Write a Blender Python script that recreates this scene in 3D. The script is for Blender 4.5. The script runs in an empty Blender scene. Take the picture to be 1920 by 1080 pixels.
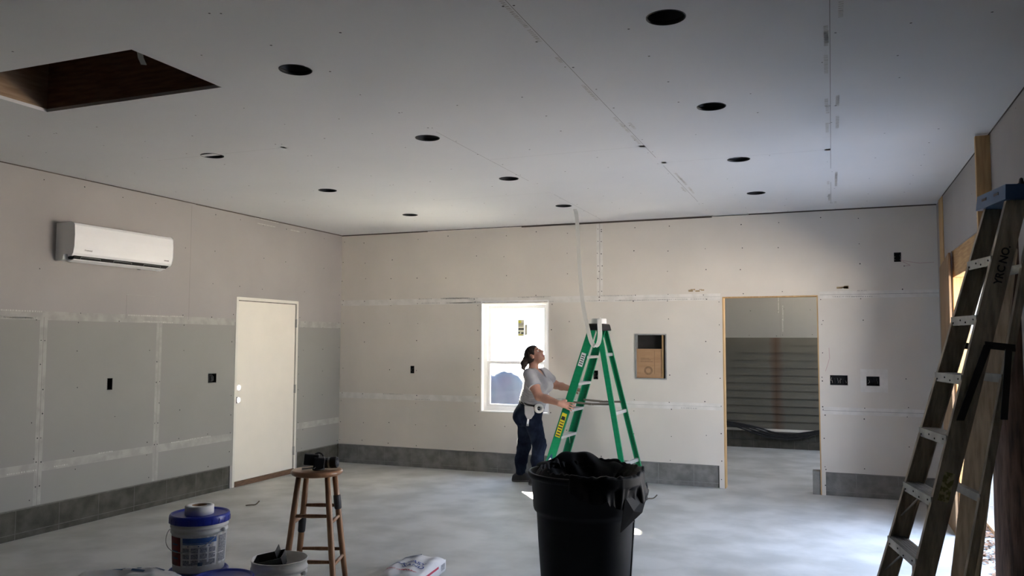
import bpy, bmesh, math, random
import numpy as np
from mathutils import Vector, Matrix, Quaternion
random.seed(7)
PI = math.pi
scene = bpy.context.scene
col = scene.collection

# ------------------------------------------------------------------ camera
cam_data = bpy.data.cameras.new('camera')
cam = bpy.data.objects.new('camera', cam_data)
col.objects.link(cam)
YAW, PITCH, ROLL = 0.37746, 0.065765, 0.0030585
F_ = Vector((-math.sin(YAW) * math.cos(PITCH), math.cos(YAW) * math.cos(PITCH), math.sin(PITCH)))
R_ = Vector((math.cos(YAW), math.sin(YAW), 0))
U_ = R_.cross(F_)
R2 = R_ * math.cos(ROLL) + U_ * math.sin(ROLL)
U2 = -R_ * math.sin(ROLL) + U_ * math.cos(ROLL)
M = Matrix((R2, U2, -F_)).transposed().to_4x4()
M.translation = Vector((6.1299, -9.2191, 1.6115))
cam.matrix_world = M
cam_data.sensor_width = 36.0
cam_data.lens = 36.0 * 1510.07 / 1920.0
cam_data.clip_start = 0.05
scene.camera = cam

# ------------------------------------------------------------------ view, world, sun
scene.view_settings.view_transform = 'Standard'
scene.view_settings.look = 'None'
scene.view_settings.gamma = 1.0
scene.view_settings.use_curve_mapping = False
scene.view_settings.exposure = 0.47
scene.cycles.use_denoising = True
scene.cycles.max_bounces = 14
scene.cycles.diffuse_bounces = 10
scene.cycles.transparent_max_bounces = 12
scene.cycles.sample_clamp_indirect = 60.0
scene.cycles.caustics_reflective = False
scene.cycles.caustics_refractive = False

SKY = 8.5
world = bpy.data.worlds.new('sky')
scene.world = world
world.use_nodes = True
wn = world.node_tree.nodes
wl = world.node_tree.links
wn.clear()
w_out = wn.new('ShaderNodeOutputWorld')
w_bg = wn.new('ShaderNodeBackground')
w_ramp = wn.new('ShaderNodeValToRGB')
w_geo = wn.new('ShaderNodeTexCoord')
w_sep = wn.new('ShaderNodeSeparateXYZ')
w_map = wn.new('ShaderNodeMapRange')
wl.new(w_geo.outputs['Generated'], w_sep.inputs[0])
wl.new(w_sep.outputs['Z'], w_map.inputs['Value'])
w_map.inputs['From Min'].default_value = -0.1
w_map.inputs['From Max'].default_value = 0.9
wl.new(w_map.outputs[0], w_ramp.inputs[0])
w_ramp.color_ramp.elements[0].color = (0.90, 0.94, 1.0, 1)
w_ramp.color_ramp.elements[1].color = (0.46, 0.63, 1.0, 1)
w_bg.inputs['Strength'].default_value = SKY
wl.new(w_ramp.outputs[0], w_bg.inputs['Color'])
wl.new(w_bg.outputs[0], w_out.inputs['Surface'])

sun_d = bpy.data.lights.new('sun', 'SUN')
sun_d.energy = 225.0
sun_d.angle = math.radians(0.53)
sun_d.color = (1.0, 0.885, 0.73)
sun = bpy.data.objects.new('sun', sun_d)
col.objects.link(sun)
SUN_DIR = Vector((0.75, -1.0, -0.75)).normalized()
sun.rotation_euler = SUN_DIR.to_track_quat('-Z', 'Y').to_euler()

def portal(name, loc, direction, sx, sy):
    d = bpy.data.lights.new(name, 'AREA')
    d.shape = 'RECTANGLE'; d.size = sx; d.size_y = sy
    d.cycles.is_portal = True
    o = bpy.data.objects.new(name, d); col.objects.link(o)
    o.location = loc
    o.rotation_euler = Vector(direction).to_track_quat('-Z', 'Z').to_euler()
    return o
portal('window_portal', (2.507, 0.20, 1.42), (0, -1, 0), 0.95, 1.42)
portal('opening_portal', (7.34, -2.36, 1.10), (-1, 0, 0), 2.95, 2.25)
portal('back_room_portal', (8.32, 2.2, 1.9), (-1, 0, 0), 2.3, 1.2)

# ------------------------------------------------------------------ materials
def mat(name, color, rough=0.6, metal=0.0, var=0.0, scale=8.0, color2=None, detail=4.0, bump=0.0, bscale=60.0,
        stretch=(1, 1, 1), spec=0.5, coord='Object', lo=0.35, hi=0.65, coat=0.0):
    m = bpy.data.materials.new(name)
    m.use_nodes = True
    nt = m.node_tree; n = nt.nodes; l = nt.links
    b = n['Principled BSDF']
    b.inputs['Roughness'].default_value = rough
    b.inputs['Metallic'].default_value = metal
    b.inputs['Specular IOR Level'].default_value = spec
    b.inputs['Coat Weight'].default_value = coat
    c = tuple(color) + (1,)
    b.inputs['Base Color'].default_value = c
    m.diffuse_color = c
    tc = n.new('ShaderNodeTexCoord'); mp = n.new('ShaderNodeMapping')
    mp.inputs['Scale'].default_value = stretch
    l.new(tc.outputs[coord], mp.inputs['Vector'])
    if var > 0 or color2 is not None:
        nz = n.new('ShaderNodeTexNoise'); nz.inputs['Scale'].default_value = scale
        nz.inputs['Detail'].default_value = detail
        l.new(mp.outputs[0], nz.inputs['Vector'])
        rp = n.new('ShaderNodeValToRGB')
        rp.color_ramp.elements[0].position = lo; rp.color_ramp.elements[1].position = hi
        if color2 is None:
            color2 = tuple(max(0, x * (1 - var)) for x in color)
        rp.color_ramp.elements[0].color = tuple(color2) + (1,)
        rp.color_ramp.elements[1].color = c
        l.new(nz.outputs['Fac'], rp.inputs[0])
        l.new(rp.outputs[0], b.inputs['Base Color'])
    if bump > 0:
        nb = n.new('ShaderNodeTexNoise'); nb.inputs['Scale'].default_value = bscale; nb.inputs['Detail'].default_value = 5
        l.new(mp.outputs[0], nb.inputs['Vector'])
        bp = n.new('ShaderNodeBump'); bp.inputs['Strength'].default_value = bump; bp.inputs['Distance'].default_value = 0.01
        l.new(nb.outputs['Fac'], bp.inputs['Height'])
        l.new(bp.outputs[0], b.inputs['Normal'])
    return m

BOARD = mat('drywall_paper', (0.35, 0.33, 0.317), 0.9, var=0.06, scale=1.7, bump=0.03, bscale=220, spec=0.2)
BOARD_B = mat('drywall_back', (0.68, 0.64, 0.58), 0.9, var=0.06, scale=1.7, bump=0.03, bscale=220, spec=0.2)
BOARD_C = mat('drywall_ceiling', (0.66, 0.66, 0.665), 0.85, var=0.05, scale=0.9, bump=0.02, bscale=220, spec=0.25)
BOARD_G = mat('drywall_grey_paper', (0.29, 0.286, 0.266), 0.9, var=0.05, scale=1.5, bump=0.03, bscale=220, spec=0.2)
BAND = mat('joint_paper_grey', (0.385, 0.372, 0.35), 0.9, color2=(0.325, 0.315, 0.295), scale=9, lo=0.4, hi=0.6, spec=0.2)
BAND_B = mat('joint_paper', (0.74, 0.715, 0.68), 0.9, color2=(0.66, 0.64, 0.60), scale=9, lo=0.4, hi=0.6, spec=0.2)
SEAM = mat('seam_shadow_gap', (0.22, 0.21, 0.20), 0.95)
INK = mat('printed_ink', (0.40, 0.385, 0.36), 0.95, color2=(0.55, 0.53, 0.50), scale=60)
SCREW = mat('screw_black', (0.035, 0.033, 0.03), 0.6)
GAP = mat('dark_gap', (0.07, 0.055, 0.045), 0.95)
CONC = mat('floor_concrete', (0.57, 0.57, 0.55), 0.55, color2=(0.42, 0.425, 0.405), scale=2.3, detail=12, lo=0.38, hi=0.62, bump=0.08, bscale=35, spec=0.4)
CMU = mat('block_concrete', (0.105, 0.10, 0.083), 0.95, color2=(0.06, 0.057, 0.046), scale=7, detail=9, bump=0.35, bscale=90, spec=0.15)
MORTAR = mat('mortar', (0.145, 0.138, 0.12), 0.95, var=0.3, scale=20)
DOORP = mat('door_cream_paint', (0.78, 0.735, 0.65), 0.5, var=0.04, scale=3)
JAMB = mat('jamb_paint', (0.72, 0.69, 0.62), 0.55, var=0.05, scale=4)
THRESH = mat('threshold_wood', (0.16, 0.09, 0.05), 0.7, var=0.4, scale=14, stretch=(6, 1, 6))
UNSEEN_DARK = mat('unseen_dark_wood', (0.10, 0.07, 0.045), 0.9, var=0.3, scale=4)  # dark finish made up for unseen parts, soaks up bounced light
PINE = mat('pine_lumber', (0.55, 0.36, 0.17), 0.7, color2=(0.42, 0.26, 0.11), scale=5, stretch=(10, 10, 0.8))
PINE_H = mat('pine_header', (0.55, 0.34, 0.15), 0.7, color2=(0.40, 0.23, 0.09), scale=5, stretch=(10, 0.8, 10))
ATTIC = mat('attic_wood', (0.20, 0.11, 0.06), 0.85, color2=(0.12, 0.06, 0.035), scale=6, stretch=(1, 8, 8))
ATTIC_L = mat('attic_wood_pale', (0.36, 0.25, 0.16), 0.85, color2=(0.26, 0.17, 0.10), scale=6, stretch=(8, 1, 8))
PLY = mat('plywood_brown', (0.34, 0.22, 0.12), 0.75, color2=(0.25, 0.155, 0.08), scale=4, stretch=(3, 3, 0.6))
PLANK = mat('weathered_plank', (0.60, 0.49, 0.35), 0.85, color2=(0.40, 0.31, 0.21), scale=5, detail=8, stretch=(9, 9, 0.8), bump=0.2, bscale=30)
POLE = mat('pole_dark_wood', (0.16, 0.10, 0.075), 0.85, color2=(0.055, 0.034, 0.026), scale=6, detail=8, stretch=(7, 7, 0.7), bump=0.4, bscale=18)
VINYL = mat('white_vinyl', (0.82, 0.82, 0.82), 0.35)
WHITEP = mat('white_plastic', (0.80, 0.80, 0.80), 0.35, var=0.02, scale=3)
BLACKP = mat('black_plastic', (0.012, 0.012, 0.013), 0.5, var=0.2, scale=6, spec=.2)
CANMAT = mat('can_black_metal', (0.010, 0.010, 0.011), 0.5, var=0.3, scale=10)
ALU = mat('aluminium', (0.62, 0.62, 0.62), 0.42, metal=0.55, var=0.12, scale=12)
GALV = mat('galvanised', (0.42, 0.42, 0.41), 0.5, metal=0.5, var=0.15, scale=20)
CARD = mat('cardboard', (0.42, 0.26, 0.145), 0.9, color2=(0.36, 0.215, 0.115), scale=5, stretch=(1, 1, 6))
CARD_D = mat('cardboard_print', (0.27, 0.165, 0.09), 0.9, var=0.2, scale=30)
DARK = mat('dark_cavity', (0.02, 0.017, 0.015), 0.9, var=0.3, scale=8)
WIRE_W = mat('wire_pale', (0.55, 0.53, 0.48), 0.5, var=0.1)
WIRE_K = mat('wire_black', (0.015, 0.015, 0.017), 0.5, var=0.1)
SIDING = None
LEAF = mat('leaf_green', (0.10, 0.17, 0.05), 0.6, var=0.4, scale=5)
BARK = mat('bark', (0.12, 0.09, 0.06), 0.9, var=0.4, scale=8, bump=0.3)
TARP = mat('blue_tarp', (0.014, 0.024, 0.040), 0.6, color2=(0.022, 0.022, 0.040), scale=2.2, spec=.1)
DIRT = mat('outdoor_ground', (0.60, 0.58, 0.55), 0.95, color2=(0.48, 0.45, 0.42), scale=14, detail=8, bump=0.3, bscale=25)
SLAB = mat('slab_edge', (0.62, 0.52, 0.40), 0.9, var=0.2, scale=12)
LITTER = mat('dead_leaf', (0.34, 0.20, 0.12), 0.9, var=0.4, scale=9)

def glass_mat():
    m = bpy.data.materials.new('window_glass'); m.use_nodes = True
    n = m.node_tree.nodes; l = m.node_tree.links; n.clear()
    o = n.new('ShaderNodeOutputMaterial'); t = n.new('ShaderNodeBsdfTransparent'); g = n.new('ShaderNodeBsdfGlossy')
    mx = n.new('ShaderNodeMixShader'); mx.inputs[0].default_value = 0.05
    g.inputs['Roughness'].default_value = 0.02
    t.inputs['Color'].default_value = (0.95, 0.97, 0.97, 1)
    l.new(t.outputs[0], mx.inputs[1]); l.new(g.outputs[0], mx.inputs[2]); l.new(mx.outputs[0], o.inputs['Surface'])
    return m
GLASS = glass_mat()

def siding_mat():
    m = mat('siding_grey', (0.118, 0.11, 0.086), 0.8, var=0.12, scale=3)
    n = m.node_tree.nodes; l = m.node_tree.links; b = n['Principled BSDF']
    geo = n.new('ShaderNodeNewGeometry'); sp = n.new('ShaderNodeSeparateXYZ'); l.new(geo.outputs['Position'], sp.inputs[0])
    nz = n.new('ShaderNodeTexNoise'); nz.inputs['Scale'].default_value = 5; nz.inputs['Detail'].default_value = 6
    l.new(geo.outputs['Position'], nz.inputs['Vector'])
    def mth(op, a, b_=None, clamp=False):
        q = n.new('ShaderNodeMath'); q.operation = op; q.use_clamp = clamp
        for i, x in enumerate((a, b_)):
            if x is None: continue
            if hasattr(x, 'links'): l.new(x, q.inputs[i])
            else: q.inputs[i].default_value = x
        return q.outputs[0]
    dx = mth('ABSOLUTE', mth('SUBTRACT', sp.outputs['X'], 5.33))
    jit = mth('MULTIPLY', nz.outputs['Fac'], 0.17)
    f = mth('SUBTRACT', 1.0, mth('DIVIDE', dx, mth('ADD', jit, 0.02)), True)
    f = mth('MULTIPLY', f, 0.8)
    old = b.inputs['Base Color'].links[0].from_socket
    mx = n.new('ShaderNodeMix'); mx.data_type = 'RGBA'
    l.new(f, mx.inputs['Factor']); l.new(old, mx.inputs[6]); mx.inputs[7].default_value = (0.075, 0.032, 0.014, 1)
    l.new(mx.outputs[2], b.inputs['Base Color'])
    return m
SIDING = siding_mat()

# ------------------------------------------------------------------ mesh helpers
class MB:
    """Collects shapes (world coordinates) for ONE mesh object."""
    def __init__(s): s.v = []; s.f = []; s.m = []; s.sm = []
    def add(s, vs, fs, mi=0, smooth=False):
        o = len(s.v); s.v += [tuple(x) for x in vs]
        for f in fs: s.f.append(tuple(i + o for i in f)); s.m.append(mi); s.sm.append(smooth)
    def box(s, lo, hi, mi=0):
        x0, y0, z0 = lo; x1, y1, z1 = hi
        s.add([(x0, y0, z0), (x1, y0, z0), (x1, y1, z0), (x0, y1, z0), (x0, y0, z1), (x1, y0, z1), (x1, y1, z1), (x0, y1, z1)],
              [(0, 3, 2, 1), (4, 5, 6, 7), (0, 1, 5, 4), (1, 2, 6, 5), (2, 3, 7, 6), (3, 0, 4, 7)], mi)
    def beam(s, p0, p1, a, b, mi=0):
        """box between p0 and p1 spanning vectors a and b from the line (a = full width vector, b = full depth vector)"""
        p0 = Vector(p0); p1 = Vector(p1); a = Vector(a); b = Vector(b)
        vs = [p0, p0 + a, p0 + a + b, p0 + b, p1, p1 + a, p1 + a + b, p1 + b]
        s.add(vs, [(0, 3, 2, 1), (4, 5, 6, 7), (0, 1, 5, 4), (1, 2, 6, 5), (2, 3, 7, 6), (3, 0, 4, 7)], mi)
    def cbeam(s, p0, p1, a, b, mi=0):
        a = Vector(a); b = Vector(b); o = -(a + b) / 2
        s.beam(Vector(p0) + o, Vector(p1) + o, a, b, mi)
    def tube(s, pts, r, n=10, mi=0, cap=True, closed=False):
        pts = [Vector(p) for p in pts]; k = len(pts)
        rs = list(r) if isinstance(r, (list, tuple)) else [r] * k
        t = (pts[1] - pts[0]).normalized()
        ref = Vector((0, 0, 1)) if abs(t.z) < 0.9 else Vector((1, 0, 0))
        u = t.cross(ref).normalized(); vs = []; fs = []
        for i, p in enumerate(pts):
            t2 = (pts[min(i + 1, k - 1)] - pts[max(i - 1, 0)])
            if closed: t2 = pts[(i + 1) % k] - pts[i - 1]
            t2.normalize()
            u = (u - t2 * u.dot(t2)).normalized(); w = t2.cross(u)
            for j in range(n):
                a = 2 * PI * j / n
                vs.append(p + (u * math.cos(a) + w * math.sin(a)) * rs[i])
        rng = k if closed else k - 1
        for i in range(rng):
            for j in range(n):
                i2 = (i + 1) % k
                fs.append((i * n + j, i * n + (j + 1) % n, i2 * n + (j + 1) % n, i2 * n + j))
        if cap and not closed:
            fs.append(tuple(range(n - 1, -1, -1))); fs.append(tuple((k - 1) * n + j for j in range(n)))
        s.add(vs, fs, mi, True)
    def lathe(s, c, prof, n=48, mi=0, axis=(0, 0, 1), wob=None):
        """prof = list of (radius, height)"""
        c = Vector(c); ax = Vector(axis).normalized()
        ref = Vector((1, 0, 0)) if abs(ax.x) < 0.9 else Vector((0, 1, 0))
        u = (ref - ax * ref.dot(ax)).normalized(); w = ax.cross(u)
        vs = []; fs = []
        for i, (r, h) in enumerate(prof):
            for j in range(n):
                a = 2 * PI * j / n
                rr = r * (1 + (wob(a, h) if wob else 0))
                vs.append(c + (u * math.cos(a) + w * math.sin(a)) * rr + ax * h)
        for i in range(len(prof) - 1):
            for j in range(n):
                fs.append((i * n + j, i * n + (j + 1) % n, (i + 1) * n + (j + 1) % n, (i + 1) * n + j))
        s.add(vs, fs, mi, True)
    def ell(s, c, r, n=16, m=10, mi=0, rot=None):
        vs = []; fs = []
        for i in range(m + 1):
            th = PI * i / m
            for j in range(n):
                a = 2 * PI * j / n
                p = Vector((r[0] * math.sin(th) * math.cos(a), r[1] * math.sin(th) * math.sin(a), r[2] * math.cos(th)))
                if rot is not None: p = rot @ p
                vs.append(Vector(c) + p)
        for i in range(m):
            for j in range(n):
                fs.append((i * n + j, (i + 1) * n + j, (i + 1) * n + (j + 1) % n, i * n + (j + 1) % n))
        s.add(vs, fs, mi, True)
    def disc(s, c, u, v, r, n=8, mi=0):
        c = Vector(c); s.add([c + Vector(u) * (r * math.cos(2 * PI * j / n)) + Vector(v) * (r * math.sin(2 * PI * j / n)) for j in range(n)], [tuple(range(n))], mi)
    def plate(s, o, u, v, n, us, vs, holes=(), circles=(), thick=0.012, mi=0, miside=None):
        """board in the plane o + a*u + b*v, facing n, with rectangular holes (a0, b0, a1, b1) and round ones (a, b, r)"""
        o = Vector(o); u = Vector(u); v = Vector(v); n = Vector(n)
        if miside is None: miside = mi
        sq = [(a - r * 1.25, b - r * 1.25, a + r * 1.25, b + r * 1.25) for a, b, r in circles]
        A = sorted(set([us[0], us[1]] + [x for h in list(holes) + sq for x in (h[0], h[2]) if us[0] < x < us[1]]))
        B = sorted(set([vs[0], vs[1]] + [x for h in list(holes) + sq for x in (h[1], h[3]) if vs[0] < x < vs[1]]))
        P = lambda a, b, d: o + u * a + v * b - n * d
        flip = u.cross(v).dot(n) < 0
        def q(pts, m_):
            s.add(pts, [tuple(range(len(pts)))[::-1] if flip else tuple(range(len(pts)))], m_)
        def solid(i, j):
            if i < 0 or j < 0 or i >= len(A) - 1 or j >= len(B) - 1: return False
            ca = (A[i] + A[i + 1]) / 2; cb = (B[j] + B[j + 1]) / 2
            return not any(h[0] < ca < h[2] and h[1] < cb < h[3] for h in holes)
        def incirc(i, j):
            ca = (A[i] + A[i + 1]) / 2; cb = (B[j] + B[j + 1]) / 2
            for k, h in enumerate(sq):
                if h[0] < ca < h[2] and h[1] < cb < h[3]: return k
            return None
        for i in range(len(A) - 1):
            for j in range(len(B) - 1):
                if not solid(i, j): continue
                a0, a1, b0, b1 = A[i], A[i + 1], B[j], B[j + 1]
                if incirc(i, j) is None:
                    q([P(a0, b0, 0), P(a1, b0, 0), P(a1, b1, 0), P(a0, b1, 0)], mi)
                    q([P(a0, b1, thick), P(a1, b1, thick), P(a1, b0, thick), P(a0, b0, thick)], mi)
                if not solid(i - 1, j): q([P(a0, b0, thick), P(a0, b0, 0), P(a0, b1, 0), P(a0, b1, thick)], miside)
                if not solid(i + 1, j): q([P(a1, b0, 0), P(a1, b0, thick), P(a1, b1, thick), P(a1, b1, 0)], miside)
                if not solid(i, j - 1): q([P(a0, b0, thick), P(a1, b0, thick), P(a1, b0, 0), P(a0, b0, 0)], miside)
                if not solid(i, j + 1): q([P(a0, b1, 0), P(a1, b1, 0), P(a1, b1, thick), P(a0, b1, thick)], miside)
        N = 40
        for (a, b, r), h in zip(circles, sq):
            hw = (h[2] - h[0]) / 2
            for k in range(N):
                t0 = 2 * PI * k / N; t1 = 2 * PI * (k + 1) / N
                def sqp(t):
                    c_, s_ = math.cos(t), math.sin(t); m_ = max(abs(c_), abs(s_)); return a + hw * c_ / m_, b + hw * s_ / m_
                def cp(t): return a + r * math.cos(t), b + r * math.sin(t)
                S0, S1, C0, C1 = sqp(t0), sqp(t1), cp(t0), cp(t1)
                q([P(*C0, 0), P(*S0, 0), P(*S1, 0), P(*C1, 0)], mi)
                q([P(*C1, thick), P(*S1, thick), P(*S0, thick), P(*C0, thick)], mi)
                q([P(*C0, thick), P(*C0, 0), P(*C1, 0), P(*C1, thick)], miside)
    def build(s, name, mats, parent=None, bevel=0.0, merge=True, local=False, segs=2):
        me = bpy.data.meshes.new(name)
        vs = s.v
        if parent is not None and not local:
            inv = WM[parent.name].inverted(); vs = [inv @ Vector(v) for v in vs]
        me.from_pydata([tuple(v) for v in vs], [], s.f)
        for m_ in (mats if isinstance(mats, (list, tuple)) else [mats]): me.materials.append(m_)
        me.polygons.foreach_set('material_index', s.m)
        me.polygons.foreach_set('use_smooth', s.sm)
        if merge:
            bm = bmesh.new(); bm.from_mesh(me)
            bmesh.ops.remove_doubles(bm, verts=bm.verts, dist=1e-5)
            bm.to_mesh(me); bm.free()
        me.update()
        o = bpy.data.objects.new(name, me); col.objects.link(o)
        if parent is not None: o.parent = parent; WM[o.name] = WM[parent.name]
        else: WM[o.name] = Matrix.Identity(4)
        if bevel > 0:
            b = o.modifiers.new('bevel', 'BEVEL'); b.width = bevel; b.segments = segs; b.limit_method = 'ANGLE'; b.angle_limit = math.radians(40)
        return o

WM = {}
def thing(name, label, cat, loc=(0, 0, 0), rotz=0.0, group=None):
    o = bpy.data.objects.new(name, None); col.objects.link(o)
    o.empty_display_size = 0.1
    o.location = loc; o.rotation_euler = (0, 0, rotz)
    WM[o.name] = Matrix.Translation(Vector(loc)) @ Matrix.Rotation(rotz, 4, 'Z')
    return tag(o, label, cat, group)
def tag(o, label, cat, group=None):
    o['label'] = label; o['category'] = cat
    if group: o['group'] = group
    return o
def struct(o): o['kind'] = 'structure'; return o
def copy_thing(o, loc):
    r = o.copy(); col.objects.link(r); r.location = loc
    WM[r.name] = Matrix.Translation(Vector(loc))
    for ch in list(o.children):
        c = ch.copy(); col.objects.link(c); c.parent = r
    return r
def text_mesh(txt, size, M_, mb, mi=0, bold=0.0, extr=0.0004):
    """adds flat lettering to mb; M_ maps text plane (x right, y up) to the world"""
    cu = bpy.data.curves.new('lettering', 'FONT'); cu.body = txt; cu.size = size; cu.extrude = extr; cu.offset = bold
    cu.align_x = 'CENTER'; cu.align_y = 'CENTER'; cu.resolution_u = 3
    o = bpy.data.objects.new('lettering', cu); col.objects.link(o)
    dg = bpy.context.evaluated_depsgraph_get()
    me = bpy.data.meshes.new_from_object(o.evaluated_get(dg))
    mb.add([M_ @ v.co for v in me.vertices], [tuple(p.vertices) for p in me.polygons], mi)
    bpy.data.objects.remove(o); bpy.data.meshes.remove(me); bpy.data.curves.remove(cu)
def frame(o, x, y):
    x = Vector(x).normalized(); y = Vector(y); y = (y - x * y.dot(x)).normalized(); z = x.cross(y)
    m = Matrix((x, y, z)).transposed().to_4x4(); m.translation = Vector(o); return m

# ------------------------------------------------------------------ the setting
H = 3.03; W = 7.156; HB = 0.244
LIGHTS = [(5.483, -5.766, 'r', 0), (5.483, -4.325, 'r', 1), (5.485, -2.804, 'r', 2), (5.487, -1.275, 'r', 3),
          (3.540, -5.783, 'm', 0), (3.525, -4.265, 'm', 1), (3.531, -2.748, 'm', 2), (3.542, -1.226, 'm', 3),
          (1.720, -4.374, 'l', 0), (1.720, -2.844, 'l', 1), (1.730, -1.253, 'l', 2)]
HOLE_R = 0.088
WIN = (2.060, 0.735, 2.955, 2.110)
DOORWAY = (5.00, -1.0, 6.00, 2.112)
NICHE = (4.007, 1.177, 4.375, 1.699)
# outlet openings: (a, z, width, height)
OUT_B = [(1.096, 1.24, 0.056, 0.098), (3.538, 1.217, 0.058, 0.105), (6.191, 1.209, 0.175, 0.105), (6.520, 1.205, 0.125, 0.098), (6.784, 2.495, 0.068, 0.10)]
OUT_L = [(-3.702, 1.209, 0.060, 0.108), (-2.393, 1.208, 0.125, 0.100)]
def hole(o): return (o[0] - o[2] / 2, o[1] - o[3] / 2, o[0] + o[2] / 2, o[1] + o[3] / 2)
LDOOR = (-2.050, -1.0, -0.930, 2.092)
OPEN_R = (0.95, -1.0, 3.78, 2.44)

def screws(mb, P, us, vs, mi, skip=(), r=0.0065, prob=1.0, jit=0.02):
    for a in us:
        for b in vs:
            if random.random() > prob: continue
            aa = a + random.uniform(-jit, jit); bb = b + random.uniform(-jit, jit)
            if any(h[0] - .02 < aa < h[2] + .02 and h[1] - .02 < bb < h[3] + .02 for h in skip): continue
            o, u, v = P(aa, bb)
            mb.disc(o, u, v, r * random.uniform(0.7, 1.1), 8, mi)
def dashes(mb, P, a0, a1, b, mi, along='a', n=10, h=0.012):
    for _ in range(n):
        a = random.uniform(a0, a1); ln = random.uniform(0.08, 0.35)
        if a + ln > a1: continue
        bb = b + random.choice((-0.028, 0.03)) + random.uniform(-.004, .004)
        # a line of small printed characters
        t = a
        while t < a + ln:
            w = random.uniform(0.006, 0.016)
            if along == 'a': c = [(t, bb), (t + w, bb), (t + w, bb + h), (t, bb + h)]
            else: c = [(bb, t), (bb + h, t), (bb + h, t + w), (bb, t + w)]
            mb.add([P(*q)[0] for q in c], [(0, 1, 2, 3)], mi)
            t += w + random.uniform(0.005, 0.012)
def strip(mb, P, a0, b0, a1, b1, mi):
    mb.add([P(a0, b0)[0], P(a1, b0)[0], P(a1, b1)[0], P(a0, b1)[0]], [(0, 1, 2, 3)], mi)

# --- back wall
mb = MB()
holesB = [WIN, DOORWAY, NICHE] + [hole(o) for o in OUT_B]
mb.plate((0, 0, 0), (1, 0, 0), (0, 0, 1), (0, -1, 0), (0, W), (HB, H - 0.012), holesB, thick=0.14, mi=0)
mb.box((4.945, 0.0, 0.0), (5.0, 0.14, HB), 0); mb.box((6.0, 0.0, 0.0), (6.04, 0.14, HB), 0)
PB = lambda d: (lambda a, b: (Vector((a, -d, b)), Vector((1, 0, 0)), Vector((0, 0, 1))))
strip(mb, PB(.0006), 0, 2.075, 4.98, 2.15, 1); strip(mb, PB(.0006), 6.02, 2.075, W, 2.15, 1)
strip(mb, PB(.0006), 0, 0.85, 2.05, 0.925, 1); strip(mb, PB(.0006), 2.97, 0.85, 4.98, 0.925, 1); strip(mb, PB(.0006), 6.02, 0.85, W, 0.925, 1)
strip(mb, PB(.0006), 3.555, 2.15, 3.63, 3.0, 1)
for q_ in ((6.40, 1.09, 6.455, 1.33), (6.585, 1.09, 6.66, 1.33), (6.455, 1.09, 6.585, 1.154), (6.455, 1.256, 6.585, 1.33)): strip(mb, PB(.0006), *q_, 1)
strip(mb, PB(.0009), 3.591, 2.12, 3.5945, 3.01, 2)
for z_ in (2.113, 0.887):
    strip(mb, PB(.0009), 3.9, z_, 4.98, z_ + .0016, 2); strip(mb, PB(.0009), 6.02, z_, W, z_ + .003, 2)
xs = [0.03] + [0.36 + .405 * i for i in range(17)]
screws(mb, PB(.0012), xs, [0.29, 0.55, 0.83, 0.93, 1.24, 1.6, 1.85, 2.08, 2.15, 2.42, 2.66, 2.93], 3, holesB, prob=0.72)
screws(mb, PB(.0012), [3.57, 3.615], [2.2, 2.35, 2.5, 2.65, 2.8, 2.94], 3, jit=.008)
screws(mb, PB(.0012), [4.97, 6.03], [.1, .3, .6, .9, 1.2, 1.5, 1.8, 2.06], 3, jit=.006)
screws(mb, PB(.0012), [2.02, 2.99], [.75, 1.05, 1.4, 1.75, 2.05], 3, jit=.012)
dashes(mb, PB(.0012), 0.1, 1.95, 2.113, 4, n=8); dashes(mb, PB(.0012), 1.3, 4.9, 2.113, 4, n=22); dashes(mb, PB(.0012), 6.1, 7.1, 2.113, 4, n=6)
dashes(mb, PB(.0012), 0.2, 2.0, 0.887, 4, n=4); dashes(mb, PB(.0012), 3.0, 4.9, 0.887, 4, n=6)
# brown stains above the doorway
for (cx, w_, cz) in ((4.72, .19, 2.185), (6.25, .13, 2.185)):
    for k in range(7):
        x0 = cx - w_ / 2 + random.uniform(0, w_ * .8)
        strip(mb, PB(.0014), x0, cz + random.uniform(-.012, .012), x0 + random.uniform(.02, .05), cz + random.uniform(-.012, .012) + .012, 5)
# thin pencil scribble and reddish chalk line
for (a0, b0, a1, b1) in ((6.10, 1.55, 6.105, 1.43), (6.10, 1.43, 6.08, 1.36), (6.08, 1.36, 6.06, 1.30), (6.81, 2.46, 6.98, 2.425), (6.98, 2.425, 7.12, 2.43), (6.83, 2.445, 6.90, 2.405), (6.9, 2.405, 6.84, 2.40)):
    d = Vector((a1 - a0, 0, b1 - b0)); nrm = Vector((-d.z, 0, d.x)).normalized() * .003
    p0 = Vector((a0, -.0012, b0)); p1 = Vector((a1, -.0012, b1))
    mb.add([p0 - nrm, p1 - nrm, p1 + nrm, p0 + nrm], [(0, 1, 2, 3)], 6)
STAIN = mat('brown_stain', (0.40, 0.30, 0.17), 0.9, var=0.2, scale=30)
CHALK = mat('red_chalk', (0.56, 0.42, 0.40), 0.9, var=0.1, scale=30)
struct(mb.build('wall_back', [BOARD_B, BAND_B, SEAM, SCREW, INK, STAIN, CHALK]))
mb = MB()
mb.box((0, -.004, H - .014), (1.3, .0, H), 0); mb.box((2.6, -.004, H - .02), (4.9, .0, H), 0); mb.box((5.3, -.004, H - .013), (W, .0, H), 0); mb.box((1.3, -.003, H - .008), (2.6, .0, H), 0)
struct(mb.build('trim_1', GAP))

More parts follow.
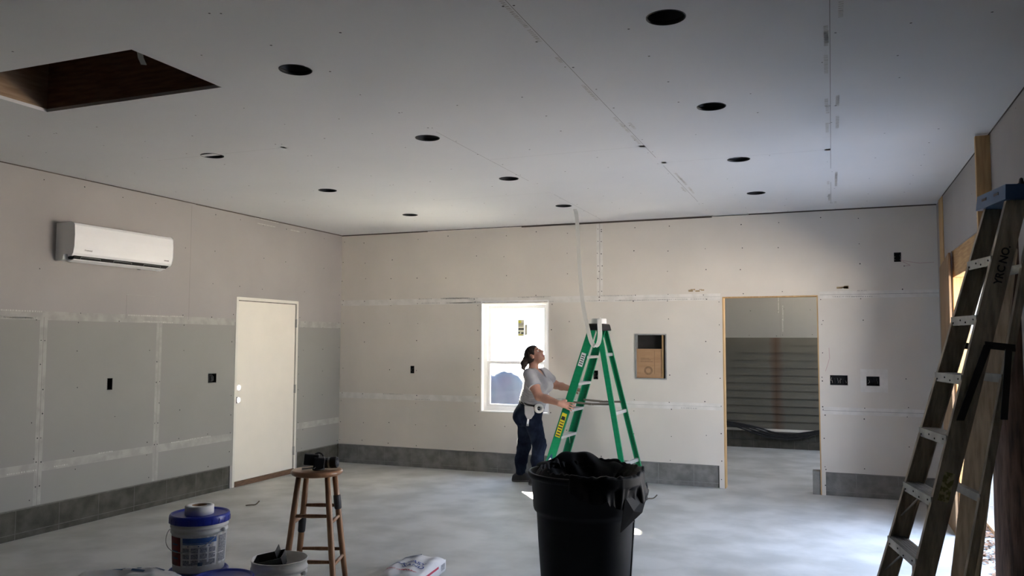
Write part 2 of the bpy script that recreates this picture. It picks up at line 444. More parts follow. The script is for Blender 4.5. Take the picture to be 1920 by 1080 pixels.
def block_row(mb, P0, d, nrm, length, start=0.0):
    """one course of blocks with joints along d, front face at P0; nrm points out of the face"""
    P0 = Vector(P0); d = Vector(d); nrm = Vector(nrm); a = start
    mb.beam(P0 - nrm * .13 - d * .13, P0 + d * length - nrm * .13, nrm * .1288, Vector((0, 0, HB)), 1)
    first = True
    while a < length - .02:
        ln = min(0.397 if not first else 0.30, length - a); first = False
        for z0, z1 in ((0.0, 0.045), (0.051, HB - .014)):
            mb.beam(P0 + d * a + Vector((0, 0, z0)) - nrm * .1, P0 + d * (a + ln - .007) + Vector((0, 0, z0)) - nrm * .1, nrm * .1, Vector((0, 0, z1 - z0)), 0)
        a += ln
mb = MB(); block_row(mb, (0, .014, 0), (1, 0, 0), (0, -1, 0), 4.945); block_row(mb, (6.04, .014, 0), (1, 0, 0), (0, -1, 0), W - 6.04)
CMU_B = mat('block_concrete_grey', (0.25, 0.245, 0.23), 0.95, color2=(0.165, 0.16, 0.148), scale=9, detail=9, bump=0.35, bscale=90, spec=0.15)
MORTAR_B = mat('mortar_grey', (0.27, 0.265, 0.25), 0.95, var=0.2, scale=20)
struct(mb.build('baseboard_back', [CMU_B, MORTAR_B]))

# --- left wall
mb = MB()
holesL = [LDOOR] + [hole(o) for o in OUT_L]
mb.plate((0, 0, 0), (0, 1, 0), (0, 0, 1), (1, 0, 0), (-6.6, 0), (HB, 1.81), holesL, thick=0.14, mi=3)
mb.plate((0, 0, 0), (0, 1, 0), (0, 0, 1), (1, 0, 0), (-12, -6.6), (HB, H - .008), [], thick=0.14, mi=6)  # out-of-view stretch, given the dark finish to reduce bounce
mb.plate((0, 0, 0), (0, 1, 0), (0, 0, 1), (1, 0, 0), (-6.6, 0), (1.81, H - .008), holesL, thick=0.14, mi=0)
mb.box((-.14, -2.085, 0), (0, -2.05, HB), 0); mb.box((-.14, -.93, 0), (0, -.90, HB), 0)
PL = lambda d: (lambda a, b: (Vector((d, a, b)), Vector((0, 1, 0)), Vector((0, 0, 1))))
strip(mb, PL(.0006), -6.6, 1.775, -2.07, 1.85, 1); strip(mb, PL(.0006), -.91, 1.775, 0, 1.85, 1)
strip(mb, PL(.0006), -6.6, .52, -2.07, .595, 1); strip(mb, PL(.0006), -.91, .52, 0, .595, 1)
for y_ in (-4.39, -3.14): strip(mb, PL(.0005), y_ - .035, HB, y_ + .035, 1.775, 1)
strip(mb, PL(.0008), -4.392, HB, -4.388, 1.8, 2); strip(mb, PL(.0008), -3.142, HB, -3.139, 1.8, 2); strip(mb, PL(.0008), -2.76, 1.82, -2.756, 3.0, 2)
for a0, b0, a1, b1 in ((-3.55, 1.81, -3.546, 2.035), (-3.55, 2.033, -3.14, 2.036), (-3.142, 1.81, -3.138, 2.035)): strip(mb, PL(.0008), a0, b0, a1, b1, 1 if a1 > -3.2 else 2)
ys = [-.03] + [-.4 - .405 * i for i in range(28)]
screws(mb, PL(.0012), ys, [.29, .50, .63, .92, 1.2, 1.5, 1.77, 1.85, 2.2, 2.55, 2.95], 4, holesL + [(-4.35, 2.25, -3.15, 2.65)], prob=.55)
screws(mb, PL(.0012), [-4.41, -4.37, -3.16, -3.12], [.4, .6, .8, 1.0, 1.2, 1.4, 1.6], 4, prob=.6, jit=.006)
screws(mb, PL(.0012), [-2.10, -.90], [.4, .6, .8, 1.0, 1.2, 1.4, 1.6, 1.9], 4, jit=.008, prob=.8)
dashes(mb, PL(.0012), -5.5, -2.2, 1.81, 5, n=16); dashes(mb, PL(.0012), -5.0, -2.2, .56, 5, n=5); dashes(mb, PL(.0012), -2.5, -.2, 2.98, 5, n=5)
strip(mb, PL(.001), -12, HB, -2.085, HB + .006, 2); strip(mb, PL(.001), -.9, HB, 0, HB + .006, 2)
struct(mb.build('wall_left', [BOARD, BAND, SEAM, BOARD_G, SCREW, INK, UNSEEN_DARK]))
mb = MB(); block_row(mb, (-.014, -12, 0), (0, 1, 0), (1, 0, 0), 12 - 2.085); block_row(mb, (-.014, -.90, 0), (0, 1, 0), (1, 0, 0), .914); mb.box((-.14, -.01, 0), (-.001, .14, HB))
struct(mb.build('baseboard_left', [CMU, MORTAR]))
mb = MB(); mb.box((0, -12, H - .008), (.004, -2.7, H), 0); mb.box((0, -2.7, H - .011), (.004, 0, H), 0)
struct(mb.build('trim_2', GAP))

# --- right wall: drywall above a wide opening
mb = MB()
PR = lambda d: (lambda a, b: (Vector((W - d, -a, b)), Vector((0, -1, 0)), Vector((0, 0, 1))))
mb.plate((W, 0, 0), (0, -1, 0), (0, 0, 1), (-1, 0, 0), (0.0, 12), (0, H - .006), [OPEN_R, (0.22, -1, 0.52, 3.2)], thick=.14, mi=0)
mb.box((W + .035, -.55, 0), (W + .14, -.2, H), 0)
screws(mb, PR(.0012), [.6 + .405 * i for i in range(16)], [2.5, 2.75, 2.97], 1, prob=.5)
struct(mb.build('wall_right', [BOARD, SCREW]))
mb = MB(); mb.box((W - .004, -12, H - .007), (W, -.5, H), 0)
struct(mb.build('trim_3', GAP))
mb = MB(); mb.box((W + .01, -3.78, 2.20), (W + .13, -.95, 2.44), 0)
struct(mb.build('trim_4', PINE_H, bevel=.003))
mb = MB(); mb.box((W + .005, -.99, 0), (W + .135, -.95, 2.20), 0)
struct(mb.build('trim_5', PINE, bevel=.003))
mb = MB(); mb.box((W + .005, -3.78, 0), (W + .135, -3.75, 2.20), 0)
struct(mb.build('trim_6', PINE, bevel=.003))
mb = MB(); mb.box((7.36, -4.95, -.06), (7.42, -.9, 0.035), 0)
struct(mb.build('trim_7', SLAB, bevel=.006))

mb = MB(); mb.box((W + .14, -4.35, -.12), (8.5, -4.2, 3.2)); struct(mb.build('wall_light_blocker', UNSEEN_DARK))  # unseen wing wall, added to keep skylight off the back wall's right end
# --- wall behind the camera
mb = MB(); mb.plate((0, -12, 0), (-1, 0, 0), (0, 0, 1), (0, 1, 0), (-W - .14, .14), (0, H), thick=.14)
struct(mb.build('wall_front', UNSEEN_DARK))  # unseen; dark finish added so the near ceiling gets less bounce

# --- ceiling
mb = MB()
PC = lambda d: (lambda a, b: (Vector((b, a, H - d)), Vector((0, 1, 0)), Vector((1, 0, 0))))
HATCH = (-6.32, 1.60, -5.69, 2.972)
mb.plate((0, 0, H), (0, 1, 0), (1, 0, 0), (0, 0, -1), (-12.14, -7.2), (-.14, W + .14), thick=.02, mi=5)  # out-of-view ceiling end, darkened to reflect less light
mb.plate((0, 0, H), (0, 1, 0), (1, 0, 0), (0, 0, -1), (-7.2, .14), (-.14, W + .14), [HATCH], [(y, x, HOLE_R) for x, y, _, _ in LIGHTS], thick=.02, mi=0)
SX = [6.152, 4.895, 3.66, 2.425, 1.19]
for i, x_ in enumerate(SX):
    strip(mb, PC(.0005), -7.2 if x_ != 2.425 else -5.66, x_ - .04, 0, x_ + .04, 1)
for x_, a0, a1 in ((6.152, -7.0, -2.2), (4.895, -7.5, -3.1), (4.895, -2.8, -1.0), (6.152, -1.6, -.4), (3.66, -4.4, -2.6), (3.66, -1.9, -.2)):
    strip(mb, PC(.0009), a0, x_ - .0015, a1, x_ + .0015, 2)
for y_, x0, x1 in ((-2.905, 4.9, 6.15), (-3.49, 3.67, 4.9), (-2.0, 2.43, 3.66), (-4.4, 1.2, 2.42)):
    strip(mb, PC(.0005), y_ - .03, x0, y_ + .03, x1, 1); strip(mb, PC(.0009), y_ - .001, x0, y_ + .001, x1, 2)
SK = [HATCH] + [(y - .1, x - .1, y + .1, x + .1) for x, y, _, _ in LIGHTS]
yy = [-.06] + [-.45 - .405 * i for i in range(18)]
screws(mb, PC(.0012), yy, [.05, .31, .62, .93], 3, SK, prob=.55)
for s0, s1 in zip([1.19, 2.425, 3.66, 4.895, 6.152], [2.425, 3.66, 4.895, 6.152, 7.15]):
    screws(mb, PC(.0012), yy, [s0 - .02, s0 + .025, s0 + (s1 - s0) * .33, s0 + (s1 - s0) * .66], 3, SK, prob=.62)
for x_, a0, a1 in ((6.152, -5.8, -2.8), (4.895, -6.3, -2.4), (6.152, -2.2, -.4), (4.895, -2.6, -1.2)):
    dashes(mb, PC(.0012), a0, a1, x_, 4, along='a', n=9, h=.02)
struct(mb.build('ceiling', [BOARD_C, BOARD_C, SEAM, SCREW, INK, UNSEEN_DARK]))
# attic hatch: lumber curb and decking above the hole
mb = MB()
y0, x0, y1, x1 = HATCH
mb.box((x0 - .04, y0 - .04, H + .02), (x0, y1 + .04, H + .62), 1)
mb.box((x1, y0 - .04, H + .02), (x1 + .04, y1 + .04, H + .62), 0)
mb.box((x0, y0 - .04, H + .02), (x1, y0, H + .62), 0)
mb.box((x0, y1, H + .02), (x1, y1 + .04, H + .62), 0)
mb.box((x0 - .04, y0 - .04, H + .62), (x1 + .04, y1 + .04, H + .66), 0)
struct(mb.build('trim_8', [ATTIC, ATTIC_L]))
mb = MB()
pts = [(2.93, -6.24, H + .02), (2.925, -6.235, H + .0), (2.90, -6.22, H - .015)]
for i in range(len(pts) - 1):
    p, q = Vector(pts[i]), Vector(pts[i + 1]); mb.beam(p, q, (.03, .03, 0), (.002, -.002, .001))
# --- roof slab over everything (keeps daylight out of the ceiling void)
mb2 = MB(); mb2.box((-.3, -12.3, 3.75), (7.4, .3, 3.85)); mb2.box((4.0, .3, 3.75), (8.5, 4.0, 3.85)); struct(mb2.build('roof', BARK))
mb2 = MB()
mb2.box((-.14, -12.14, H + .02), (-.05, .14, 3.75)); mb2.box((W + .05, -12.14, H + .02), (W + .14, .14, 3.75)); mb2.box((-.05, -12.14, H + .02), (W + .05, -12.05, 3.75)); mb2.box((-.05, .05, H + .02), (W + .05, .14, 3.75))
struct(mb2.build('wall_attic', ATTIC))

# --- floor, outside ground
mb = MB(); mb.box((-.14, -12.14, -.12), (7.36, 4.1, 0.0)); mb.box((7.36, .14, -.12), (8.6, 4.1, 0.0))
struct(mb.build('floor', CONC))
mb = MB(); mb.box((-60, -60, -.35), (70, 70, -.12))
struct(mb.build('ground', DIRT))

# --- back room seen through the doorway
YB = 3.76
mb = MB()
mb.plate((4.2, YB, 0), (1, 0, 0), (0, 0, 1), (0, -1, 0), (0, 4.1), (1.675, 3.03), thick=.1, mi=0)
PBR = lambda d: (lambda a, b: (Vector((a, YB - d, b)), Vector((1, 0, 0)), Vector((0, 0, 1))))
strip(mb, PBR(.0012), 5.40, 1.69, 5.404, 2.9, 1)
dashes(mb, PBR(.0014), 1.72, 2.6, 5.402, 2, along='b', n=8, h=.014)
screws(mb, PBR(.0014), [4.95, 5.36, 5.45, 5.85], [1.71, 2.1, 2.4], 3)
mb.box((4.2, YB + .0, 0.25), (8.3, YB + .1, 1.675), 4)
nl = 12; z0 = .29; ph = (1.675 - z0) / nl
for i in range(nl):
    za = z0 + i * ph; zb = za + ph
    vs = [(4.2, YB - .028, za), (8.3, YB - .028, za), (8.3, YB - .006, zb), (4.2, YB - .006, zb), (4.2, YB + .01, za), (8.3, YB + .01, za)]
    mb.add(vs, [(0, 1, 2, 3), (4, 5, 1, 0)], 4)
mb.box((4.2, YB - .03, .25), (8.3, YB + .02, .29), 5)
for r_, (za, zb) in enumerate(((0.0, .118), (.126, .25))):
    x_ = 4.2 - .1 * r_
    while x_ < 8.25:
        mb.box((max(4.2, x_), YB - .045, za), (min(x_ + .19, 8.3), YB + .05, zb), 6); x_ += .197
mb.box((4.2, YB - .035, 0), (8.3, YB + .05, .25), 7)
struct(mb.build('wall_back_room', [BOARD_G, SEAM, INK, SCREW, SIDING, JAMB, CMU, MORTAR]))
mb = MB()
mb.plate((4.2, 0, 0), (0, 1, 0), (0, 0, 1), (1, 0, 0), (.14, YB), (0, 3.03), thick=.1)
mb.plate((8.3, 0, 0), (0, -1, 0), (0, 0, 1), (-1, 0, 0), (-YB, -.14), (0, 3.03), [(-3.35, 1.3, -1.05, 2.5)], thick=.1)
mb.box((7.2, .04, 0), (8.4, .14, 3.03))
struct(mb.build('wall_side_room', BOARD_G))
mb = MB(); mb.box((4.1, .14, 3.03), (8.4, YB + .1, 3.08))
struct(mb.build('ceiling_back_room', BOARD_G))
mb = MB()
mb.box((5.0005, .002, 0), (5.014, .138, 2.1115), 0); mb.box((5.988, .002, 0), (5.9995, .138, 2.1115), 0); mb.box((5.014, .004, 2.099), (5.988, .136, 2.1115), 0)
struct(mb.build('trim_9', PINE))
mb = MB()
for k in range(4):
    pts = []
    for i in range(25):
        t = i / 24; x_ = 4.25 + 4.0 * t
        s = (x_ - 4.6) / 1.0
        z_ = .40 - .17 * math.exp(-((x_ - 5.45) / .55) ** 2) - .03 * k * math.exp(-((x_ - 5.2) / .8) ** 2) - .05 * (x_ > 5.4) * min(1, (x_ - 5.4) * 2) * .5 + .006 * math.sin(9 * x_ + k)
        pts.append((x_, YB - .06 - .012 * k, z_))
    mb.tube(pts, .011, 8)
tag(mb.build('power_cable', WIRE_K), 'black cables sagging along the siding wall of the back room', 'cable')

mb = MB()
pts = [Vector(p) for p in ((2.955, -6.29, H + .10), (2.945, -6.27, H + .04), (2.93, -6.24, H - .01), (2.925, -6.215, H - .035))]
for i in range(3): mb.beam(pts[i], pts[i + 1], (.022, .016, 0), (.001, -.001, .0005))
tag(mb.build('paper_strip', WIRE_W), 'pale paper strip dangling from the near corner of the ceiling hatch', 'paper')

# ------------------------------------------------------------------ door in the left wall
d = bpy.data.objects.new('door_1', None); col.objects.link(d); d.location = (0, -1.49, 0); WM[d.name] = Matrix.Translation((0, -1.49, 0)); struct(d)
mb = MB()
mb.box((-.13, -2.050, 0), (.004, -2.014, 2.092)); mb.box((-.13, -.966, 0), (.004, -.930, 2.092)); mb.box((-.13, -2.014, 2.058), (.004, -.966, 2.092))
mb.build('door_frame', JAMB, d, bevel=.003)
mb = MB()
SLY0, SLY1, SLZ0, SLZ1 = -2.006, -.974, .055, 2.050
mb.plate((-.012, 0, 0), (0, 1, 0), (0, 0, 1), (1, 0, 0), (SLY0, SLY1), (SLZ0, SLZ1), [], [(-1.958, 1.085, .028), (-1.958, .948, .028)], thick=.012)
mb.box((-.05, SLY0, SLZ0), (-.024, SLY0 + .003, SLZ1)); mb.box((-.05, SLY1 - .003, SLZ0), (-.024, SLY1, SLZ1))
mb.build('door_slab', DOORP, d)
mb = MB(); mb.box((-.05, -2.014, .0), (-.02, -2.006, 2.058)); mb.box((-.05, -.974, 0), (-.02, -.966, 2.058)); mb.box((-.05, -2.014, 2.05), (-.02, -.966, 2.058))
mb.build('door_gap_shadow', GAP, d)
mb = MB(); mb.box((-.14, -2.014, 0), (.012, -.966, .0565)); mb.build('threshold', THRESH, d, bevel=.004)
for z_ in (1.82, 1.02, .27):
    mb = MB(); mb.tube([(.006, -.968, z_ - .05), (.006, -.968, z_ + .05)], .008, 10); mb.box((-.012, -.975, z_ - .05), (.002, -.945, z_ + .05))
    mb.build('hinge', GALV, d)
mb = MB(); mb.box((-.012, -2.012, .915), (.005, -2.002, .985)); mb.build('latch_plate', DARK, d)

# ------------------------------------------------------------------ window in the back wall
wd = bpy.data.objects.new('window_1', None); col.objects.link(wd); wd.location = (2.507, 0, .735); WM[wd.name] = Matrix.Translation((2.507, 0, .735)); struct(wd)
x0, z0, x1, z1 = WIN
mb = MB()
mb.plate((0, -.004, 0), (1, 0, 0), (0, 0, 1), (0, -1, 0), (x0, x1), (z0, z1), [(x0 + .014, z0 + .014, x1 - .014, z1 - .014)], thick=.069)
mb.build('drywall_return', VINYL, wd)
mb = MB()
a0, a1, b0, b1 = x0 + .014, x1 - .014, z0 + .014, z1 - .014
fw = .045
mb.plate((0, .065, 0), (1, 0, 0), (0, 0, 1), (0, -1, 0), (a0, a1), (b0, b1), [(a0 + fw, b0 + fw, a1 - fw, b1 - fw)], thick=.07)
mb.build('window_frame', VINYL, wd, bevel=.003)
zm = 1.345
def sash(name, za, zb, y_):
    mb = MB(); sw = .038
    A0, A1 = a0 + fw, a1 - fw
    mb.plate((0, y_, 0), (1, 0, 0), (0, 0, 1), (0, -1, 0), (A0, A1), (za, zb), [(A0 + sw, za + sw, A1 - sw, zb - sw)], thick=.03)
    s_ = mb.build(name, VINYL, wd, bevel=.003)
    g = MB(); g.box((A0 + sw - .005, y_ + .012, za + sw - .005), (A1 - sw + .005, y_ + .016, zb - sw + .005))
    g.build('pane', GLASS, s_)
    return s_
s_up = sash('upper_sash', zm - .02, b1 - fw, .102)
s_lo = sash('lower_sash', b0 + fw, zm + .02, .070)
STK = mat('sticker_paper', (0.72, 0.70, 0.55), 0.6, var=0.05, scale=20)
STK_Y = mat('sticker_yellow', (0.72, 0.66, 0.12), 0.6, var=0.05)
STK_K = mat('sticker_ink', (0.06, 0.06, 0.05), 0.6)
mb = MB()
sx, sz = 2.565, 1.775
mb.box((sx - .055, .1125, sz - .10), (sx + .03, .1135, sz + .10), 0)
mb.box((sx + .032, .1125, sz - .09), (sx + .072, .1135, sz + .04), 0)
mb.box((sx - .052, .1118, sz + .06), (sx - .01, .1125, sz + .09), 1)
mb.box((sx - .052, .1118, sz - .025), (sx + .028, .1125, sz - .005), 2)
for k in range(4): mb.box((sx - .05, .1118, sz + .02 + .012 * k), (sx + .01 + .004 * k, .1125, sz + .024 + .012 * k), 2)
mb.box((sx - .05, .1118, sz - .07), (sx - .03, .1125, sz - .05), 2); mb.box((sx - .01, .1118, sz - .075), (sx + .022, .1125, sz - .055), 2); mb.box((sx - .05, .1118, sz - .095), (sx + .01, .1125, sz - .08), 1)
mb.build('sticker', [STK, STK_Y, STK_K], wd)

# ------------------------------------------------------------------ air conditioner
ac = thing('air_conditioner', 'white wall-mounted air conditioner high on the left wall', 'air conditioner', (0, -3.76, 2.29))
ya, yb = -4.308, -3.211
mb = MB()
prof = [(.002, 2.60), (.17, 2.605), (.195, 2.598), (.208, 2.58), (.214, 2.50), (.212, 2.40), (.200, 2.345), (.186, 2.325), (.176, 2.322),
        (.150, 2.318), (.145, 2.34), (.09, 2.34), (.08, 2.292), (.02, 2.285), (.002, 2.29)]
n = len(prof)
vs = [(x, ya, z) for x, z in prof] + [(x, yb, z) for x, z in prof]
mb.add(vs, [(i, (i + 1) % n, n + (i + 1) % n, n + i) for i in range(n)][::-1], 0)
mb.add(vs, [tuple(range(n)), tuple(range(2 * n - 1, n - 1, -1))], 0)
mb.build('housing', WHITEP, ac, bevel=.006, segs=3)
mb = MB(); mb.add([(.187, ya + .03, 2.3235), (.187, yb - .02, 2.3235), (.158, yb - .03, 2.2985), (.158, ya + .045, 2.2985), (.10, ya + .03, 2.336), (.10, yb - .02, 2.336), (.10, yb - .03, 2.296), (.10, ya + .045, 2.296)], [(0, 3, 2, 1), (4, 5, 6, 7), (0, 1, 5, 4), (1, 2, 6, 5), (2, 3, 7, 6), (3, 0, 4, 7)]); mb.build('outlet_cavity', DARK, ac)
mb = MB()
mb.add([(.160, ya + .045, 2.292), (.160, yb - .035, 2.292), (.09, yb - .035, 2.274), (.09, ya + .045, 2.274), (.160, ya + .045, 2.298), (.160, yb - .035, 2.298), (.09, yb - .035, 2.282), (.09, ya + .045, 2.282)],
       [(0, 1, 2, 3), (7, 6, 5, 4), (0, 4, 5, 1), (3, 2, 6, 7), (0, 3, 7, 4), (1, 5, 6, 2)])
mb.build('louver', WHITEP, ac, bevel=.002)
for k in range(3):
    ys_ = ya + .10 + k * .34
    mb = MB(); mb.tube([(.176, ys_, 2.301), (.180, ys_, 2.314), (.180, ys_ + .1, 2.315), (.180, ys_ + .2, 2.314), (.176, ys_ + .2, 2.301)], .0016, 6); mb.build('vane_wire', GALV, ac)
mb = MB()
text_mesh('Pioneer', .026, frame((.2085, ya + .15, 2.375), (0, 1, 0), (-.2, 0, 1)), mb, 0)
mb.build('lettering', STK_K, ac)
mb = MB(); mb.box((.206, yb - .10, 2.366), (.2092, yb - .045, 2.372)); mb.build('display', STK_K, ac)
mb = MB(); mb.ell((.05, yb - .25, 2.285), (.02, .028, .012)); mb.build('drain_plug', BLACKP, ac)

# ------------------------------------------------------------------ recessed light holes
row_txt = {'r': 'right-hand row', 'm': 'middle row', 'l': 'left-hand row'}
pos_txt = {'r': ['nearest', 'second nearest', 'third nearest', 'farthest'], 'm': ['nearest', 'second nearest', 'third nearest', 'farthest'], 'l': ['nearest', 'middle', 'farthest']}
proto = None
for x, y, r_, k in LIGHTS:
    if proto is None:
        t = thing('recessed_light', '', 'ceiling light', (0, 0, 0))
        mb = MB(); mb.lathe((0, 0, .0), [(.083, .002), (.0835, .13), (.07, .15), (.001, .15)], 40); mb.lathe((0, 0, 0), [(.0855, .002), (.083, .002)], 40)
        mb.build('can_housing', CANMAT, t, local=True)
        mb = MB(); mb.lathe((0, 0, 0), [(.0862, .018), (.0862, -.0015), (.0825, -.002), (.0822, .018)], 40); mb.build('rim', BLACKP, t, local=True)
        mb = MB(); mb.box((-.02, .03, .10), (.03, .06, .149)); mb.tube([(.0, .03, .12), (.02, .0, .09), (.05, -.02, .10)], .004, 8)
        mb.build('socket_wire', GALV, t, local=True)
        proto = t; o = t; o.location = (x, y, H)
    else:
        o = copy_thing(proto, (x, y, H))
    extra = ' beside the hatch' if (r_, k) == ('m', 0) else (' by the air conditioner' if (r_, k) == ('l', 0) else '')
    o['label'] = 'empty black recessed light can, %s of the %s%s' % (pos_txt[r_][k], row_txt[r_], extra)
    o['group'] = 'recessed light cans in the ceiling'

# ------------------------------------------------------------------ outlet boxes
def outlet(side, a, z, w, h, label, wires, name='outlet_box'):
    if side == 'b': B = lambda da, d, dz: (a + da, d, z + dz)      # d = depth into the wall
    else: B = lambda da, d, dz: (-d, a + da, z + dz)
    t = thing(name, label, 'outlet box', B(0, 0, 0), group='bare electrical boxes in the walls')
    w -= .004; h -= .004; mb = MB(); th = .003; dp = .055
    def bx(lo, hi):
        p = B(*lo); q = B(*hi); mb.box([min(i, j) for i, j in zip(p, q)], [max(i, j) for i, j in zip(p, q)])
    bx((-w / 2, .001, -h / 2), (-w / 2 + th, dp, h / 2)); bx((w / 2 - th, .001, -h / 2), (w / 2, dp, h / 2))
    bx((-w / 2, .001, -h / 2), (w / 2, dp, -h / 2 + th)); bx((-w / 2, .001, h / 2 - th), (w / 2, dp, h / 2)); bx((-w / 2, dp - th, -h / 2), (w / 2, dp, h / 2))
    mb.build('box', BLACKP, t)
    for i in range(wires):
        rr = random.Random(int(a * 100) + i)
        c = -w / 2 + w * (i + .5) / wires
        pts = [B(c, .05, rr.uniform(.1, .4) * h), B(c + rr.uniform(-.01, .01), .03, rr.uniform(-.1, .3) * h), B(c + rr.uniform(-.012, .012), .02, rr.uniform(-.35, .0) * h), B(c + rr.uniform(-.01, .01), .03, -.3 * h)]
        mb = MB(); mb.tube(pts, .0022, 6); mb.build('wire', [WIRE_W, WIRE_K, GALV][i % 3], t)
    return t
labs_b = ['small black outlet box on the back wall, left of the window', 'small black outlet box behind the green stepladder', 'wide black switch box with curled wires right of the doorway',
          'square black box in a pale patch, right of the wide switch box', 'black box high on the back wall near the right corner']
for o_, l_, k in zip(OUT_B, labs_b, (2, 3, 6, 3, 3)): outlet('b', *o_, l_, k)
outlet('l', *OUT_L[0], 'single black outlet box on the left wall below the air conditioner', 2)
outlet('l', *OUT_L[1], 'double black switch box on the left wall beside the cream door', 4)

# ------------------------------------------------------------------ panel recess with cardboard
x0, z0, x1, z1 = NICHE
t = thing('panel_box', 'open metal panel box with cardboard inside, left of the doorway', 'panel box', (4.19, 0, z0))
mb = MB(); th = .014
mb.plate((0, -.006, 0), (1, 0, 0), (0, 0, 1), (0, -1, 0), (x0, x1), (z0, z1), [(x0 + th, z0 + th, x1 - th, z1 - th)], thick=.105)
mb.build('frame', GALV, t)
mb = MB(); mb.box((x0, .10, z0), (x1, .125, z1)); mb.build('back_plate', DARK, t)
mb = MB(); mb.box((x1 - .058, .02, z0 + th), (x1 - .038, .06, z1 - th)); mb.build('side_rail', PINE, t)
mb = MB(); mb.box((x1 - .03, .02, z0 + .02), (x1 - .016, .09, z0 + .30)); mb.build('breaker_strip', BLACKP, t)
mb = MB(); mb.box((x0 + th + .002, .03, z0 + th + .001), (x1 - .06, .04, z0 + .35), 0)
for k in range(3): mb.box((x0 + .06, .0292, z0 + .20 + .018 * k), (x0 + .20 - .02 * k, .03, z0 + .207 + .018 * k), 1)
mb.lathe((x0 + .15, .0298, z0 + .10), [(.028, 0), (.044, .0006), (.050, 0)], 24, 1, axis=(0, -1, 0))
mb.box((x0 + .22, .0292, z0 + .06), (x0 + .225, .03, z0 + .33), 1)
tag(mb.build('cardboard_sheet', [CARD, CARD_D]), 'brown cardboard sheet standing inside the metal panel box', 'cardboard')

# ------------------------------------------------------------------ studs, plywood and pole at the right-hand opening
mb = MB(); mb.box((W - .088, -3.02, 2.02), (W + .0, -2.98, H - .012))
tag(mb.build('wood_stud', PINE, bevel=.002), 'pale wooden stud on the right wall above the blue-topped ladder', 'lumber')
mb = MB(); mb.box((W - .008, -.50, 0), (W + .03, -.24, H - .005))
tag(mb.build('corner_stud', PINE, bevel=.002), 'bare wooden stud in the far right corner of the room', 'lumber')
mb = MB()
mb.add([(7.06, -.86, 0), (7.06, -1.50, 0), (7.124, -1.03, 2.42), (7.124, -.38, 2.34), (7.078, -.86, 0), (7.078, -1.50, 0), (7.142, -1.03, 2.42), (7.142, -.38, 2.34)],
       [(0, 3, 2, 1), (4, 5, 6, 7), (0, 1, 5, 4), (1, 2, 6, 5), (2, 3, 7, 6), (3, 0, 4, 7)])
tag(mb.build('plywood_sheet', PLY), 'tall brown plywood sheet leaning in the corner by the bright opening', 'plywood')
mb = MB()
prof = [(.168, 0), (.166, .6), (.163, 1.2), (.160, 1.8), (.158, 2.36), (.150, 2.38), (.001, 2.38)]
mb.lathe((7.18, -3.60, 0), prof, 40, wob=lambda a, h: .02 * math.sin(3 * a + h) + .012 * math.sin(7 * a - 2 * h) + .006 * math.sin(19 * a))
tag(mb.build('wooden_pole', POLE), 'thick dark brown wooden pole at the right edge of the opening', 'pole')
mb = MB()
pb = Vector((6.68, -4.02, 0.0)); pt = Vector((6.985, -3.90, 2.16))
ax = (pt - pb).normalized(); wv = Vector((.93, -.36, 0)); wv = (wv - ax * wv.dot(ax)).normalized(); dv = ax.cross(wv)
mb.beam(pb, pt, wv * .14, dv * .038)
tag(mb.build('wood_plank', PLANK, bevel=.003), 'wide weathered plank leaning behind the old ladder', 'plank')
mb = MB()
rl = random.Random(3)
for _ in range(420):
    c = Vector((rl.uniform(7.12, 7.355), rl.uniform(-3.3, -1.0), .004 + rl.random() * .012)); a = rl.uniform(0, 6.28); s = rl.uniform(.015, .04)
    u = Vector((math.cos(a), math.sin(a), rl.uniform(-.3, .3))); v = Vector((-math.sin(a), math.cos(a), rl.uniform(-.3, .3)))
    mb.add([c + u * s, c + v * s * .45 + Vector((0, 0, .006)), c - u * s, c - v * s * .45], [(0, 1, 2, 3)])
o = mb.build('leaf_litter', LITTER, merge=False); o['kind'] = 'stuff'; tag(o, 'brown dead leaves lying along the threshold of the right opening', 'leaves')

# ------------------------------------------------------------------ outside the window
mb = MB()
def pile(n=36, m=10):
    vs = []; fs = []
    for i in range(m + 1):
        t = i / m
        for j in range(n):
            a = 2 * PI * j / n
            r = (1 - .55 * t ** 1.6) * (1 + .08 * math.sin(5 * a + 3 * t) + .05 * math.sin(9 * a))
            vs.append((1.55 + .62 * r * math.cos(a), 1.55 + .55 * r * math.sin(a), -.12 + 1.27 * math.sin(t * PI / 2) + .03 * math.sin(4 * a + i)))
    for i in range(m):
        for j in range(n): fs.append((i * n + j, i * n + (j + 1) % n, (i + 1) * n + (j + 1) % n, (i + 1) * n + j))
    fs.append(tuple(m * n + j for j in range(n)))
    return vs, fs
mb.add(*pile(), 0, True)
tag(mb.build('tarp_covered_pile', TARP), 'blue tarp covered pile standing outside the window', 'tarp')
tr = thing('tree', 'leafy tree outside that shades the window', 'tree', (-2.1, 5.6, -.12))
mb = MB(); mb.tube([(-2.1, 5.6, -.2), (-2.05, 5.5, 1.5), (-1.6, 5.2, 3.2), (-1.1, 4.9, 4.6)], [.16, .13, .1, .04], 12); mb.build('trunk', BARK, tr)
mb = MB(); rl = random.Random(11)
wc = Vector((2.5, 0, 1.42)) - SUN_DIR * 5.6
e1 = SUN_DIR.cross(Vector((0, 0, 1))).normalized(); e2 = SUN_DIR.cross(e1)
